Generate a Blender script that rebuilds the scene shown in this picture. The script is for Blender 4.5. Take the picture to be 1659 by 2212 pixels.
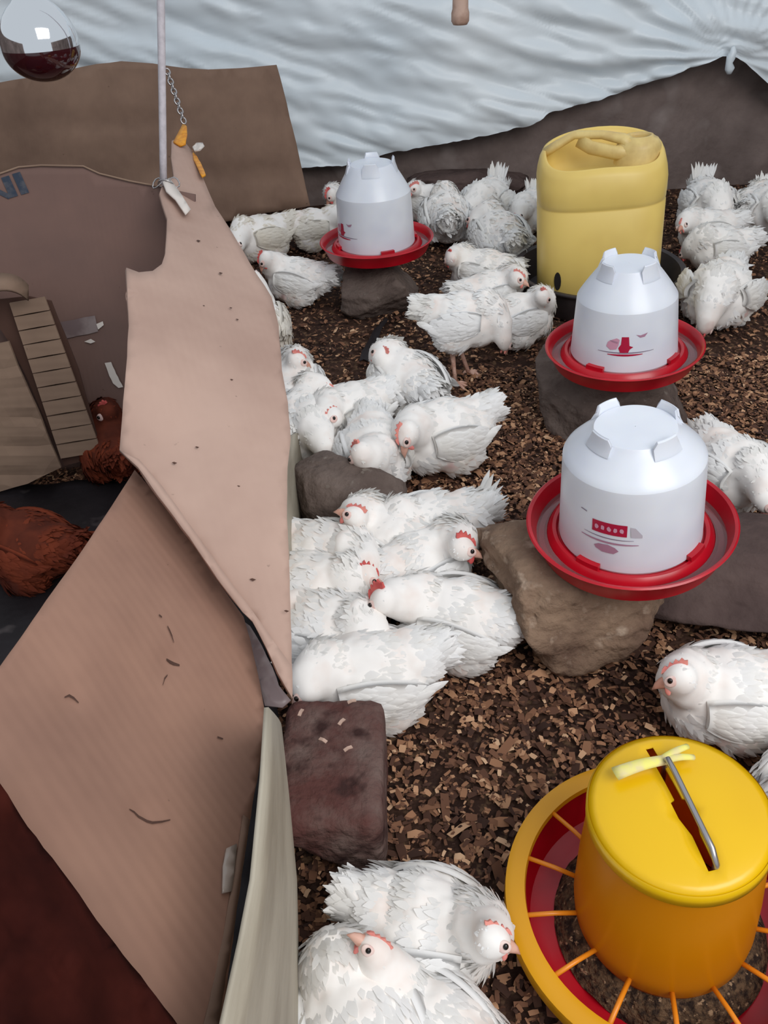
import bpy, bmesh, math, random
import numpy as np
from mathutils import Vector, Matrix, noise
from mathutils.geometry import delaunay_2d_cdt

for o in list(bpy.data.objects):
    bpy.data.objects.remove(o)
scene = bpy.context.scene
COL = scene.collection
PI = math.pi
rng = np.random.default_rng(7)
random.seed(7)

# ------------------------------------------------------------------ camera
FPX, W, H = 1800.0, 1659.0, 2212.0
PITCH, ROLL, CAMH = math.radians(37.0), math.radians(3.0), 1.0
CAM = Vector((0, 0, CAMH))
FWD = Vector((0, math.cos(PITCH), -math.sin(PITCH)))
_R0 = Vector((1, 0, 0))
_U0 = Vector((0, math.sin(PITCH), math.cos(PITCH)))
RGT = _R0 * math.cos(ROLL) - _U0 * math.sin(ROLL)
UPV = _R0 * math.sin(ROLL) + _U0 * math.cos(ROLL)
cam_data = bpy.data.cameras.new('camera')
cam = bpy.data.objects.new('camera', cam_data)
COL.objects.link(cam)
cam_data.sensor_fit = 'VERTICAL'
cam_data.sensor_height = 36.0
cam_data.lens = FPX / H * 36.0
cam_data.clip_start = 0.02
m = Matrix.Identity(4)
for i in range(3):
    m[i][0] = RGT[i]; m[i][1] = UPV[i]; m[i][2] = -FWD[i]; m[i][3] = CAM[i]
cam.matrix_world = m
scene.camera = cam

# ------------------------------------------------------------------ world, light, exposure
world = bpy.data.worlds.new('overcast_daylight')
scene.world = world
world.use_nodes = True
bg = world.node_tree.nodes['Background']
bg.inputs[0].default_value = (0.86, 0.93, 1.0, 1)
bg.inputs[1].default_value = 0.68

def area_light(name, loc, target, sx, sy, power, col=(1, 1, 1)):
    d = bpy.data.lights.new(name, 'AREA')
    d.shape = 'RECTANGLE'; d.size = sx; d.size_y = sy; d.energy = power; d.color = col
    o = bpy.data.objects.new(name, d)
    COL.objects.link(o)
    o.location = loc
    o.rotation_euler = (Vector(target) - Vector(loc)).to_track_quat('-Z', 'Y').to_euler()
    return o

area_light('daylight_opening', (1.3, -0.9, 2.5), (0.35, 1.5, 0.0), 2.2, 1.6, 66, (1.0, 0.98, 0.96))

scene.view_settings.view_transform = 'Standard'
scene.view_settings.look = 'None'
scene.view_settings.exposure = 0.0
scene.view_settings.gamma = 1.0
scene.view_settings.use_curve_mapping = False
try:
    scene.cycles.use_denoising = True
    scene.cycles.max_bounces = 8
except Exception:
    pass

# ------------------------------------------------------------------ helpers
def ray(px, py):
    return FWD + RGT * ((px - W / 2) / FPX) + UPV * ((H / 2 - py) / FPX)

def PZ(px, py, z=0.0):
    d = ray(px, py)
    return CAM + d * ((z - CAMH) / d.z)

def PY(px, py, y):
    d = ray(px, py)
    return CAM + d * (y / d.y)

def PD(px, py, depth):
    return CAM + ray(px, py) * depth

def depth_of(p):
    return (Vector(p) - CAM).dot(FWD)

def srgb(r, g, b):
    def f(c):
        c /= 255.0
        return c / 12.92 if c <= 0.04045 else ((c + 0.055) / 1.055) ** 2.4
    return (f(r), f(g), f(b), 1)

def mk(name, verts, faces, mat=None, parent=None, smooth=True):
    me = bpy.data.meshes.new(name)
    me.from_pydata([tuple(v) for v in verts], [], [tuple(f) for f in faces])
    me.validate()
    return link(name, me, mat, parent, smooth)

def link(name, me, mat=None, parent=None, smooth=True):
    if smooth and len(me.polygons):
        me.polygons.foreach_set('use_smooth', [True] * len(me.polygons))
    o = bpy.data.objects.new(name, me)
    COL.objects.link(o)
    if mat is not None:
        me.materials.append(mat)
    if parent is not None:
        o.parent = parent
    return o

def bm_obj(name, bm, mat=None, parent=None, smooth=True):
    me = bpy.data.meshes.new(name)
    bm.to_mesh(me)
    bm.free()
    return link(name, me, mat, parent, smooth)

def empty(name, loc=(0, 0, 0)):
    o = bpy.data.objects.new(name, None)
    o.empty_display_size = 0.05
    COL.objects.link(o)
    o.location = loc
    return o

def tag(o, label=None, cat=None, group=None, kind=None):
    if label: o['label'] = label
    if cat: o['category'] = cat
    if group: o['group'] = group
    if kind: o['kind'] = kind
    return o

def solid(o, t, offset=0.0):
    md = o.modifiers.new('thickness', 'SOLIDIFY')
    md.thickness = t; md.offset = offset
    return o

def bevel(o, w=0.003, seg=2):
    md = o.modifiers.new('bevel', 'BEVEL')
    md.width = w; md.segments = seg; md.limit_method = 'ANGLE'
    return o

def sharp(o, ang=40):
    me = o.data
    try:
        me.set_sharp_from_angle(angle=math.radians(ang))
    except Exception:
        pass
    return o

def lathe(profile, seg=64, closed=False):
    """profile: list of (r, z). closed: last joins first"""
    V, F = [], []
    n = len(profile)
    for (r, z) in profile:
        for k in range(seg):
            a = 2 * PI * k / seg
            V.append((r * math.cos(a), r * math.sin(a), z))
    rows = n if closed else n - 1
    for i in range(rows):
        j = (i + 1) % n
        for k in range(seg):
            k2 = (k + 1) % seg
            F.append((i * seg + k, i * seg + k2, j * seg + k2, j * seg + k))
    return V, F

def tube(points, radius, seg=10, cap=True):
    pts = [Vector(p) for p in points]
    n = len(pts)
    rad = radius if isinstance(radius, (list, tuple)) else [radius] * n
    V, F = [], []
    prev = None
    for i in range(n):
        t = (pts[min(i + 1, n - 1)] - pts[max(i - 1, 0)]).normalized()
        if prev is None:
            a = t.orthogonal().normalized()
        else:
            a = (prev - t * prev.dot(t)).normalized()
        prev = a
        b = t.cross(a)
        for k in range(seg):
            an = 2 * PI * k / seg
            V.append(pts[i] + (a * math.cos(an) + b * math.sin(an)) * rad[i])
    for i in range(n - 1):
        for k in range(seg):
            k2 = (k + 1) % seg
            F.append((i * seg + k, i * seg + k2, (i + 1) * seg + k2, (i + 1) * seg + k))
    if cap:
        F.append(tuple(range(seg))[::-1])
        F.append(tuple((n - 1) * seg + k for k in range(seg)))
    return V, F

def join(parts):
    V, F = [], []
    for (v, f) in parts:
        b = len(V)
        V += [tuple(x) for x in v]
        F += [tuple(i + b for i in q) for q in f]
    return V, F

def box(cx, cy, cz, sx, sy, sz):
    V = [(cx + dx * sx / 2, cy + dy * sy / 2, cz + dz * sz / 2) for dx in (-1, 1) for dy in (-1, 1) for dz in (-1, 1)]
    F = [(0, 1, 3, 2), (4, 6, 7, 5), (0, 4, 5, 1), (2, 3, 7, 6), (0, 2, 6, 4), (1, 5, 7, 3)]
    return V, F

def fbm(p, s, o=3):
    v, a, f = 0.0, 1.0, s
    for _ in range(o):
        v += a * noise.noise((p[0] * f, p[1] * f, p[2] * f))
        a *= 0.5; f *= 2.1
    return v

# ------------------------------------------------------------------ materials
def material(name, base, rough=0.6, col2=None, nscale=8.0, ndetail=4.0, lo=0.35, hi=0.65, bump=0.0, bscale=60.0,
             spec=0.5, metal=0.0, trans=0.0, sss=0.0, sheen=0.0, coat=0.0, transl=0.0, coords='Object', stretch=None,
             col3=None, n3=30.0, lo3=0.6, hi3=0.7):
    mt = bpy.data.materials.new(name)
    mt.use_nodes = True
    nt = mt.node_tree
    N, L = nt.nodes, nt.links
    p = N['Principled BSDF']
    p.inputs['Base Color'].default_value = base
    p.inputs['Roughness'].default_value = rough
    p.inputs['Specular IOR Level'].default_value = spec
    p.inputs['Metallic'].default_value = metal
    p.inputs['Transmission Weight'].default_value = trans
    if sss:
        p.inputs['Subsurface Weight'].default_value = sss
        p.inputs['Subsurface Radius'].default_value = (0.02, 0.015, 0.01)
        p.inputs['Subsurface Scale'].default_value = 0.3
    if sheen:
        p.inputs['Sheen Weight'].default_value = sheen
    if coat:
        p.inputs['Coat Weight'].default_value = coat
    tc = N.new('ShaderNodeTexCoord')
    vec = tc.outputs[coords]
    if stretch:
        mp = N.new('ShaderNodeMapping')
        mp.inputs['Scale'].default_value = stretch
        L.new(vec, mp.inputs['Vector'])
        vec = mp.outputs['Vector']
    col_out = None
    if col2 is not None:
        nz = N.new('ShaderNodeTexNoise')
        nz.inputs['Scale'].default_value = nscale
        nz.inputs['Detail'].default_value = ndetail
        nz.inputs['Roughness'].default_value = 0.6
        L.new(vec, nz.inputs['Vector'])
        mr = N.new('ShaderNodeMapRange')
        mr.inputs['From Min'].default_value = lo
        mr.inputs['From Max'].default_value = hi
        L.new(nz.outputs['Fac'], mr.inputs['Value'])
        mx = N.new('ShaderNodeMix'); mx.data_type = 'RGBA'
        L.new(mr.outputs['Result'], mx.inputs['Factor'])
        mx.inputs[6].default_value = base
        mx.inputs[7].default_value = col2
        col_out = mx.outputs[2]
        if col3 is not None:
            nz3 = N.new('ShaderNodeTexNoise')
            nz3.inputs['Scale'].default_value = n3
            nz3.inputs['Detail'].default_value = 3.0
            L.new(vec, nz3.inputs['Vector'])
            mr3 = N.new('ShaderNodeMapRange')
            mr3.inputs['From Min'].default_value = lo3
            mr3.inputs['From Max'].default_value = hi3
            L.new(nz3.outputs['Fac'], mr3.inputs['Value'])
            mx3 = N.new('ShaderNodeMix'); mx3.data_type = 'RGBA'
            L.new(mr3.outputs['Result'], mx3.inputs['Factor'])
            L.new(col_out, mx3.inputs[6])
            mx3.inputs[7].default_value = col3
            col_out = mx3.outputs[2]
        L.new(col_out, p.inputs['Base Color'])
    if bump:
        nb = N.new('ShaderNodeTexNoise')
        nb.inputs['Scale'].default_value = bscale
        nb.inputs['Detail'].default_value = 5.0
        L.new(vec, nb.inputs['Vector'])
        bp = N.new('ShaderNodeBump')
        bp.inputs['Strength'].default_value = bump
        bp.inputs['Distance'].default_value = 0.01
        L.new(nb.outputs['Fac'], bp.inputs['Height'])
        L.new(bp.outputs['Normal'], p.inputs['Normal'])
    if transl:
        tr = N.new('ShaderNodeBsdfTranslucent')
        tr.inputs['Color'].default_value = base
        if col_out is not None:
            L.new(col_out, tr.inputs['Color'])
        ms = N.new('ShaderNodeMixShader')
        ms.inputs['Fac'].default_value = transl
        L.new(p.outputs[0], ms.inputs[1]); L.new(tr.outputs[0], ms.inputs[2])
        L.new(ms.outputs[0], N['Material Output'].inputs['Surface'])
    return mt

def cardboard_material(name, base, col2, direction, freq=150.0, strength=0.12):
    """kraft board: faint flute lines along one direction, scuffs and specks"""
    mt = material(name, base, 0.85, col2, 5.0, 4.0, 0.35, 0.7, spec=0.2, col3=tuple(c * 0.42 for c in base[:3]) + (1,), n3=55.0, lo3=0.74, hi3=0.79)
    nt = mt.node_tree
    N, L = nt.nodes, nt.links
    p = N['Principled BSDF']
    tc = N['Texture Coordinate']
    dp = N.new('ShaderNodeVectorMath'); dp.operation = 'DOT_PRODUCT'
    L.new(tc.outputs['Object'], dp.inputs[0])
    dp.inputs[1].default_value = Vector(direction).normalized()
    sn = N.new('ShaderNodeMath'); sn.operation = 'MULTIPLY'
    L.new(dp.outputs['Value'], sn.inputs[0]); sn.inputs[1].default_value = freq * 2 * PI
    s2 = N.new('ShaderNodeMath'); s2.operation = 'SINE'
    L.new(sn.outputs[0], s2.inputs[0])
    nb = N.new('ShaderNodeTexNoise'); nb.inputs['Scale'].default_value = 14.0
    L.new(tc.outputs['Object'], nb.inputs['Vector'])
    ml = N.new('ShaderNodeMath'); ml.operation = 'MULTIPLY'
    L.new(s2.outputs[0], ml.inputs[0]); L.new(nb.outputs['Fac'], ml.inputs[1])
    bp = N.new('ShaderNodeBump'); bp.inputs['Strength'].default_value = strength; bp.inputs['Distance'].default_value = 0.004
    L.new(ml.outputs[0], bp.inputs['Height'])
    L.new(bp.outputs['Normal'], p.inputs['Normal'])
    return mt

M = {}
M['floor'] = material('litter_base', srgb(74, 52, 42), 0.95, srgb(46, 31, 27), 9.0, 6.0, 0.35, 0.65, 0.6, 130.0, 0.2, col3=srgb(112, 86, 66), n3=70.0, lo3=0.55, hi3=0.68)
M['mud'] = material('mud_wall', srgb(136, 121, 116), 0.95, srgb(92, 80, 77), 3.0, 7.0, 0.35, 0.68, 0.7, 22.0, 0.2, col3=srgb(146, 134, 130), n3=6.0, lo3=0.56, hi3=0.72)
M['plastic_sheet'] = material('white_sheeting', srgb(238, 245, 250), 0.38, srgb(226, 237, 245), 2.0, 3.0, 0.3, 0.7, spec=0.5, transl=0.10)
M['card_light'] = cardboard_material('kraft_board_light', srgb(186, 157, 143), srgb(170, 141, 128), (1, 0.3, 0), 95, 0.04)
M['card'] = cardboard_material('kraft_board', srgb(163, 126, 108), srgb(145, 111, 96), (0.75, 0.66, 0), 95, 0.05)
M['card_back'] = cardboard_material('kraft_board_old', srgb(138, 112, 96), srgb(116, 93, 80), (1, 0, 0), 95, 0.03)
M['card_mauve'] = cardboard_material('kraft_board_mauve', srgb(124, 98, 90), srgb(112, 90, 84), (1, 0, 0), 95, 0.03)
M['card_box'] = cardboard_material('kraft_board_box', srgb(146, 122, 104), srgb(124, 102, 88), (0, 0, 1), 60, 0.08)
M['pale_board'] = material('pale_hardboard', srgb(176, 167, 150), 0.6, srgb(148, 138, 122), 6.0, 4.0, 0.35, 0.7, 0.1, 40, 0.4, stretch=(1, 1, 3))
M['red'] = material('red_plastic', srgb(192, 12, 34), 0.28, srgb(168, 8, 28), 12.0, 2.0, 0.4, 0.7, spec=0.5, sss=0.05)
M['white_plastic'] = material('white_plastic', srgb(226, 230, 238), 0.3, srgb(214, 218, 229), 9.0, 2.0, 0.4, 0.7, spec=0.5, sss=0.25)
M['print_red'] = material('red_print', srgb(176, 20, 60), 0.45)
M['print_pale'] = material('pale_pink_print', srgb(206, 150, 172), 0.45)
M['print_mauve'] = material('mauve_print', srgb(172, 128, 150), 0.45)
M['print_grey'] = material('grey_print', srgb(128, 112, 132), 0.45)
M['print_wedge'] = material('pale_grey_print', srgb(188, 182, 192), 0.45)
M['print_blue'] = material('navy_print', srgb(40, 52, 70), 0.7, srgb(74, 76, 84), 60.0, 3.0, 0.45, 0.65)
M['water'] = material('water', (0.85, 0.9, 0.92, 1), 0.03, trans=0.95, spec=0.5)
M['can'] = material('faded_yellow_plastic', srgb(236, 206, 116), 0.42, srgb(224, 192, 106), 5.0, 3.0, 0.4, 0.7, sss=0.1, col3=srgb(160, 118, 58), n3=4.0, lo3=0.66, hi3=0.8)
M['can_pale'] = material('pale_yellow_plastic', srgb(226, 200, 130), 0.45, srgb(206, 176, 112), 20.0, 3.0, 0.4, 0.7)
M['hole'] = material('dark_hole', srgb(26, 18, 18), 0.9)
M['basin'] = material('dark_grey_basin', srgb(58, 50, 52), 0.6, srgb(40, 34, 36), 10.0, 3.0, 0.4, 0.65)
M['yellow'] = material('yellow_plastic', srgb(232, 184, 10), 0.3, srgb(222, 172, 8), 5.0, 2.0, 0.4, 0.7, sss=0.1)
M['amber'] = material('amber_plastic', srgb(236, 156, 14), 0.3, srgb(226, 144, 10), 4.0, 2.0, 0.4, 0.7, transl=0.4)
M['ring'] = material('deep_yellow_plastic', srgb(222, 158, 12), 0.34, srgb(210, 146, 10), 5.0, 2.0, 0.4, 0.7)
M['spoke'] = material('orange_plastic', srgb(232, 138, 28), 0.35)
M['steel'] = material('galvanised_wire', srgb(176, 172, 172), 0.3, metal=0.9)
M['tie'] = material('lime_yellow_rag', srgb(232, 224, 120), 0.8, srgb(222, 206, 150), 60.0, 2.0, 0.4, 0.6)
M['feed'] = material('feed_crumble', srgb(112, 88, 66), 0.95, srgb(52, 40, 34), 120.0, 4.0, 0.4, 0.6, 1.0, 160.0, 0.2, col3=srgb(170, 140, 110), n3=150.0, lo3=0.62, hi3=0.68)
M['rock_brown'] = material('brown_stone', srgb(148, 124, 104), 0.95, srgb(102, 80, 68), 9.0, 7.0, 0.35, 0.65, 0.9, 45.0, 0.2, col3=srgb(172, 152, 134), n3=35.0, lo3=0.6, hi3=0.75)
M['rock_grey'] = material('grey_stone', srgb(116, 102, 95), 0.95, srgb(84, 71, 66), 8.0, 7.0, 0.35, 0.65, 0.8, 50.0, 0.2, col3=srgb(126, 116, 108), n3=60.0, lo3=0.64, hi3=0.75)
M['rock_dark'] = material('dark_stone', srgb(96, 80, 76), 0.95, srgb(72, 58, 56), 7.0, 6.0, 0.35, 0.65, 0.7, 40.0, 0.2)
M['block'] = material('purple_brown_block', srgb(88, 56, 52), 0.95, srgb(112, 94, 88), 8.0, 6.0, 0.42, 0.62, 0.9, 55.0, 0.2, col3=srgb(58, 38, 36), n3=24.0, lo3=0.55, hi3=0.68)
M['feather'] = material('white_feathers', srgb(248, 247, 246), 0.85, srgb(240, 236, 229), 7.0, 3.0, 0.42, 0.72, spec=0.2, sheen=0.15, transl=0.22, col3=srgb(206, 184, 156), n3=9.0, lo3=0.66, hi3=0.82)
M['skin_white'] = material('white_down', srgb(244, 240, 236), 0.9, srgb(234, 220, 212), 12.0, 3.0, 0.45, 0.7, spec=0.2, col3=srgb(196, 140, 138), n3=10.0, lo3=0.66, hi3=0.78)
M['feather_shaded'] = material('shaded_white_feathers', srgb(242, 236, 226), 0.85, srgb(230, 221, 205), 7.0, 3.0, 0.4, 0.7, spec=0.2, sheen=0.15, transl=0.2, col3=srgb(208, 188, 158), n3=8.0, lo3=0.64, hi3=0.8)  # white plumage with warm shade put into the base colour, plus stains
M['feather_rust'] = material('rust_feathers', srgb(128, 58, 36), 0.85, srgb(92, 40, 28), 12.0, 3.0, 0.4, 0.65, spec=0.2, transl=0.1)
M['skin_rust'] = material('rust_down', srgb(104, 48, 32), 0.9, srgb(78, 36, 26), 14.0, 3.0, 0.4, 0.65, spec=0.2)
M['comb'] = material('red_comb_skin', srgb(212, 100, 94), 0.55, srgb(194, 78, 76), 50.0, 2.0, 0.4, 0.6, sss=0.2)
M['comb_pale'] = material('pink_comb_skin', srgb(222, 140, 128), 0.55, srgb(206, 118, 112), 50.0, 2.0, 0.4, 0.6, sss=0.2)
M['face'] = material('pink_face_skin', srgb(236, 210, 202), 0.6, srgb(226, 190, 182), 60.0, 2.0, 0.4, 0.6, sss=0.2)
M['beak'] = material('horn_beak', srgb(222, 176, 158), 0.45, srgb(206, 150, 130), 40.0, 2.0, 0.4, 0.6)
M['leg'] = material('pale_pink_scales', srgb(226, 186, 168), 0.55, srgb(206, 160, 142), 60.0, 2.0, 0.4, 0.6, 0.3, 220.0)
M['eye'] = material('dark_eye', srgb(24, 16, 14), 0.15)
M['mirror'] = material('silvered_glass', (0.82, 0.83, 0.85, 1), 0.06, metal=1.0)
M['red_glass'] = material('dark_red_glass', srgb(52, 14, 20), 0.08, coat=0.6)
M['socket'] = material('brown_socket', srgb(92, 66, 62), 0.5)
M['cord'] = material('white_cord', srgb(206, 200, 206), 0.6, srgb(192, 186, 192), 80.0, 2.0, 0.4, 0.6)
M['peg'] = material('tan_wood', srgb(196, 166, 150), 0.7, srgb(172, 140, 124), 20.0, 3.0, 0.4, 0.6)
M['orange'] = material('orange_tape', srgb(224, 152, 30), 0.5, srgb(200, 124, 20), 60.0, 2.0, 0.4, 0.6)
M['rag'] = material('rust_brown_cloth', srgb(64, 26, 20), 0.95, srgb(36, 13, 12), 6.0, 5.0, 0.35, 0.65, 0.0, 200.0, 0.05)
M['tape'] = material('grey_underside_and_tape', srgb(138, 124, 122), 0.4, srgb(112, 96, 96), 20.0, 3.0, 0.4, 0.6)  # real tape strip, and the upper sheet's underside with shade as grey
M['clear_tape'] = material('clear_tape', srgb(172, 158, 148), 0.15)
M['shade_and_scrap'] = material('shade_and_scrap_black', srgb(38, 33, 36), 0.55, srgb(24, 19, 22), 6.0, 5.0, 0.4, 0.65, 0.3, 20.0, 0.3, col3=srgb(86, 78, 78), n3=14.0, lo3=0.66, hi3=0.8)  # brooder shade and dark litter put into colour; also the black scrap
M['paper'] = material('torn_paper', srgb(216, 206, 198), 0.8)
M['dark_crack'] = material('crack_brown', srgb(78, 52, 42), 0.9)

# litter shavings: colour by piece
def chip_material():
    mt = bpy.data.materials.new('wood_shavings')
    mt.use_nodes = True
    N, L = mt.node_tree.nodes, mt.node_tree.links
    p = N['Principled BSDF']
    p.inputs['Roughness'].default_value = 0.85
    p.inputs['Specular IOR Level'].default_value = 0.25
    g = N.new('ShaderNodeNewGeometry')
    r = N.new('ShaderNodeValToRGB')
    el = r.color_ramp.elements
    el[0].position = 0.0; el[0].color = srgb(58, 40, 34)
    el[1].position = 1.0; el[1].color = srgb(212, 174, 140)
    for pos, c in ((0.35, (94, 64, 50)), (0.62, (128, 90, 68)), (0.82, (160, 117, 88)), (0.94, (194, 150, 116))):
        e = el.new(pos); e.color = srgb(*c)
    L.new(g.outputs['Random Per Island'], r.inputs['Fac'])
    L.new(r.outputs['Color'], p.inputs['Base Color'])
    return mt
M['chips'] = chip_material()

# ------------------------------------------------------------------ setting: floor, litter, walls, sheeting
YB = 3.35
def floor_z(x, y):
    return 0.006 * fbm((x, y, 0.3), 4.0, 2)

def build_floor():
    nx, ny = 90, 96
    V, F = [], []
    for j in range(ny + 1):
        for i in range(nx + 1):
            x = -1.9 + 3.9 * i / nx; y = -0.6 + 4.1 * j / ny
            V.append((x, y, floor_z(x, y) - 0.004))
    for j in range(ny):
        for i in range(nx):
            a = j * (nx + 1) + i
            F.append((a, a + 1, a + nx + 2, a + nx + 1))
    tag(mk('floor', V, F, M['floor']), kind='structure')

def build_litter():
    n_near, n_far = 60000, 40000
    xs = np.concatenate([rng.uniform(-0.75, 1.0, n_near), rng.uniform(-1.2, 1.75, n_far)])
    ys = np.concatenate([rng.uniform(0.15, 1.9, n_near), rng.uniform(1.2, 3.3, n_far)])
    n = n_near + n_far
    fc = PZ(1488, 1742, 0.25); bc = PZ(1308, 668, 0.02)
    keep = (np.hypot(xs - fc.x - .006, ys - fc.y) > .155) & (np.hypot(xs - bc.x, ys - bc.y - .14) > .21)
    xs, ys = xs[keep], ys[keep]; n = len(xs)
    ln = rng.gamma(3.0, 0.0021, n) + 0.0028
    big = rng.random(n) < 0.035
    ln[big] *= 1.9
    wd = ln * rng.uniform(0.28, 0.7, n)
    wd = np.minimum(wd, 0.011)
    a = rng.uniform(0, 2 * PI, n)
    tilt = rng.normal(0, 0.22, n); curl = rng.uniform(-0.12, 0.3, n); roll = rng.normal(0, 0.3, n)
    base = np.array([[-.5, -.5], [-.5, .5], [0, -.55], [0, .55], [.5, -.4], [.5, .4]])
    px = base[None, :, 0] * ln[:, None]; py = base[None, :, 1] * wd[:, None]
    pz = px * np.sin(tilt)[:, None] + py * np.sin(roll)[:, None] - (np.abs(base[None, :, 0]) * 2 - 0.5) * (curl * ln)[:, None]
    ca, sa = np.cos(a)[:, None], np.sin(a)[:, None]
    X = xs[:, None] + px * ca - py * sa
    Y = ys[:, None] + px * sa + py * ca
    zf = np.array([floor_z(x, y) for x, y in zip(xs, ys)])
    Z = zf[:, None] + 0.003 + rng.uniform(0, 0.006, n)[:, None] + pz
    V = np.stack([X, Y, Z], -1).reshape(-1, 3)
    q = np.array([[0, 2, 3, 1], [2, 4, 5, 3]])
    F = (np.arange(n)[:, None, None] * 6 + q[None]).reshape(-1, 4)
    me = bpy.data.meshes.new('wood_shavings')
    me.vertices.add(len(V)); me.vertices.foreach_set('co', V.astype(np.float32).ravel())
    me.loops.add(F.size); me.loops.foreach_set('vertex_index', F.ravel().astype(np.int32))
    me.polygons.add(len(F)); me.polygons.foreach_set('loop_start', np.arange(0, F.size, 4, dtype=np.int32))
    me.update(); me.validate()
    o = link('wood_shavings', me, M['chips'], None, False)
    tag(o, 'brown and tan wood shavings spread over the whole floor', 'litter', kind='stuff')

def build_walls():
    nx, nz = 120, 44
    V, F = [], []
    for j in range(nz + 1):
        for i in range(nx + 1):
            x = -1.9 + 3.9 * i / nx; z = -0.02 + 1.12 * j / nz
            d = 0.035 * fbm((x, 1.7, z), 3.2, 4) + 0.012 * fbm((x, 4.7, z), 14, 2)
            V.append((x, YB + d + 0.06 * z, z))
    for j in range(nz):
        for i in range(nx):
            a = j * (nx + 1) + i
            F.append((a, a + 1, a + nx + 2, a + nx + 1))
    tag(mk('wall_back', V, F, M['mud']), kind='structure')
    for nm, x in (('wall_left', -1.9), ('wall_right', 2.0)):
        V, F = [], []
        for j in range(21):
            for i in range(61):
                y = -0.6 + 4.1 * i / 60; z = -0.02 + 1.12 * j / 20
                V.append((x + 0.03 * fbm((3.1, y, z), 3.5, 4), y, z))
        for j in range(20):
            for i in range(60):
                a = j * 61 + i
                F.append((a, a + 1, a + 62, a + 61))
        tag(mk(nm, V, F, M['mud']), kind='structure')

SHEET_EDGE = [(300, 400), (500, 380), (640, 362), (740, 358), (850, 330), (960, 312), (1060, 292), (1150, 270), (1182, 246), (1250, 228),
              (1330, 206), (1420, 172), (1500, 142), (1560, 119), (1590, 122), (1625, 150), (1659, 180), (1760, 262)]
def build_sheet():
    Y0 = YB - 0.10
    e = [PY(px, py, Y0) for px, py in SHEET_EDGE]
    ex = [p.x for p in e]; ez = [p.z for p in e]
    nx, nz = 330, 110
    x0, x1, ztop = -1.85, 1.95, 1.55
    V, F = [], []
    peak = PY(1575, 120, Y0)
    for i in range(nx + 1):
        x = x0 + (x1 - x0) * i / nx
        zb = float(np.interp(x, ex, ez)) + 0.006 * noise.noise((x * 30, 0, 3))
        for j in range(nz + 1):
            t = (j / nz) ** 1.5
            z = zb + (ztop - zb) * t
            dx, dz = x - peak.x, z - peak.z
            r = math.hypot(dx, dz) + 1e-4
            ang = math.atan2(dz, dx)
            # tension folds running out from the tied corner, fading with distance, plus long sagging creases
            fold = 0.016 * math.sin(ang * 26 + 3 * noise.noise((x * 1.5, z * 2, 0))) * min(1, r * 3) * math.exp(-r * 0.9)
            w = x * 0.28 + z
            sag = 0.030 * noise.noise((x * 1.3, w * 8.0, 1.7)) + 0.018 * (1 - abs(noise.noise((x * 2.2 + 5, w * 15, 7.7))) * 2) \
                + 0.007 * noise.noise((x * 7, w * 26, 9.1)) + 0.006 * (1 - abs(noise.noise((x * 9 + z * 5, w * 22, 4.2))) * 2)
            V.append((x, Y0 + fold + sag - 0.03 * (1 - t) + 0.02, z))
    for i in range(nx):
        for j in range(nz):
            a = i * (nz + 1) + j
            F.append((a, a + nz + 1, a + nz + 2, a + 1))
    o = mk('plastic_sheet', V, F, M['plastic_sheet'])
    tag(o, 'wrinkled white plastic sheeting hung along the mud wall', 'plastic sheet')
    # twisted scrap that ties the corner up
    p = PY(1578, 132, Y0 - 0.05)
    pts = [p + Vector((0.004 * math.sin(k * 1.7), 0, 0.045 - 0.017 * k)) for k in range(6)]
    V, F = tube(pts, [0.006, 0.012, 0.016, 0.012, 0.017, 0.008], 8)
    tag(mk('corner_knot', V, F, M['plastic_sheet'], o))

build_floor()
build_litter()
build_walls()
build_sheet()

# ------------------------------------------------------------------ free-form boards
def rbf(ctrl):
    P = np.array([(c[0], c[1]) for c in ctrl], float) / 500.0
    z = np.array([c[2] for c in ctrl], float)
    n = len(P)
    A = np.zeros((n + 3, n + 3))
    d = np.linalg.norm(P[:, None] - P[None], axis=-1)
    A[:n, :n] = d
    A[:n, n] = 1; A[:n, n + 1:] = P; A[n, :n] = 1; A[n + 1:, :n] = P.T
    A[:n, :n] -= np.eye(n) * 0.02
    w = np.linalg.lstsq(A, np.concatenate([z, [0, 0, 0]]), rcond=None)[0]
    def f(x, y):
        q = np.array([x, y]) / 500.0
        return float(np.linalg.norm(P - q, axis=1) @ w[:n] + w[n] + q @ w[n + 1:])
    return f

def inside(poly, x, y):
    c = False
    n = len(poly)
    for i in range(n):
        x1, y1 = poly[i]; x2, y2 = poly[(i + 1) % n]
        if (y1 > y) != (y2 > y) and x < (x2 - x1) * (y - y1) / (y2 - y1) + x1:
            c = not c
    return c

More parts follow.
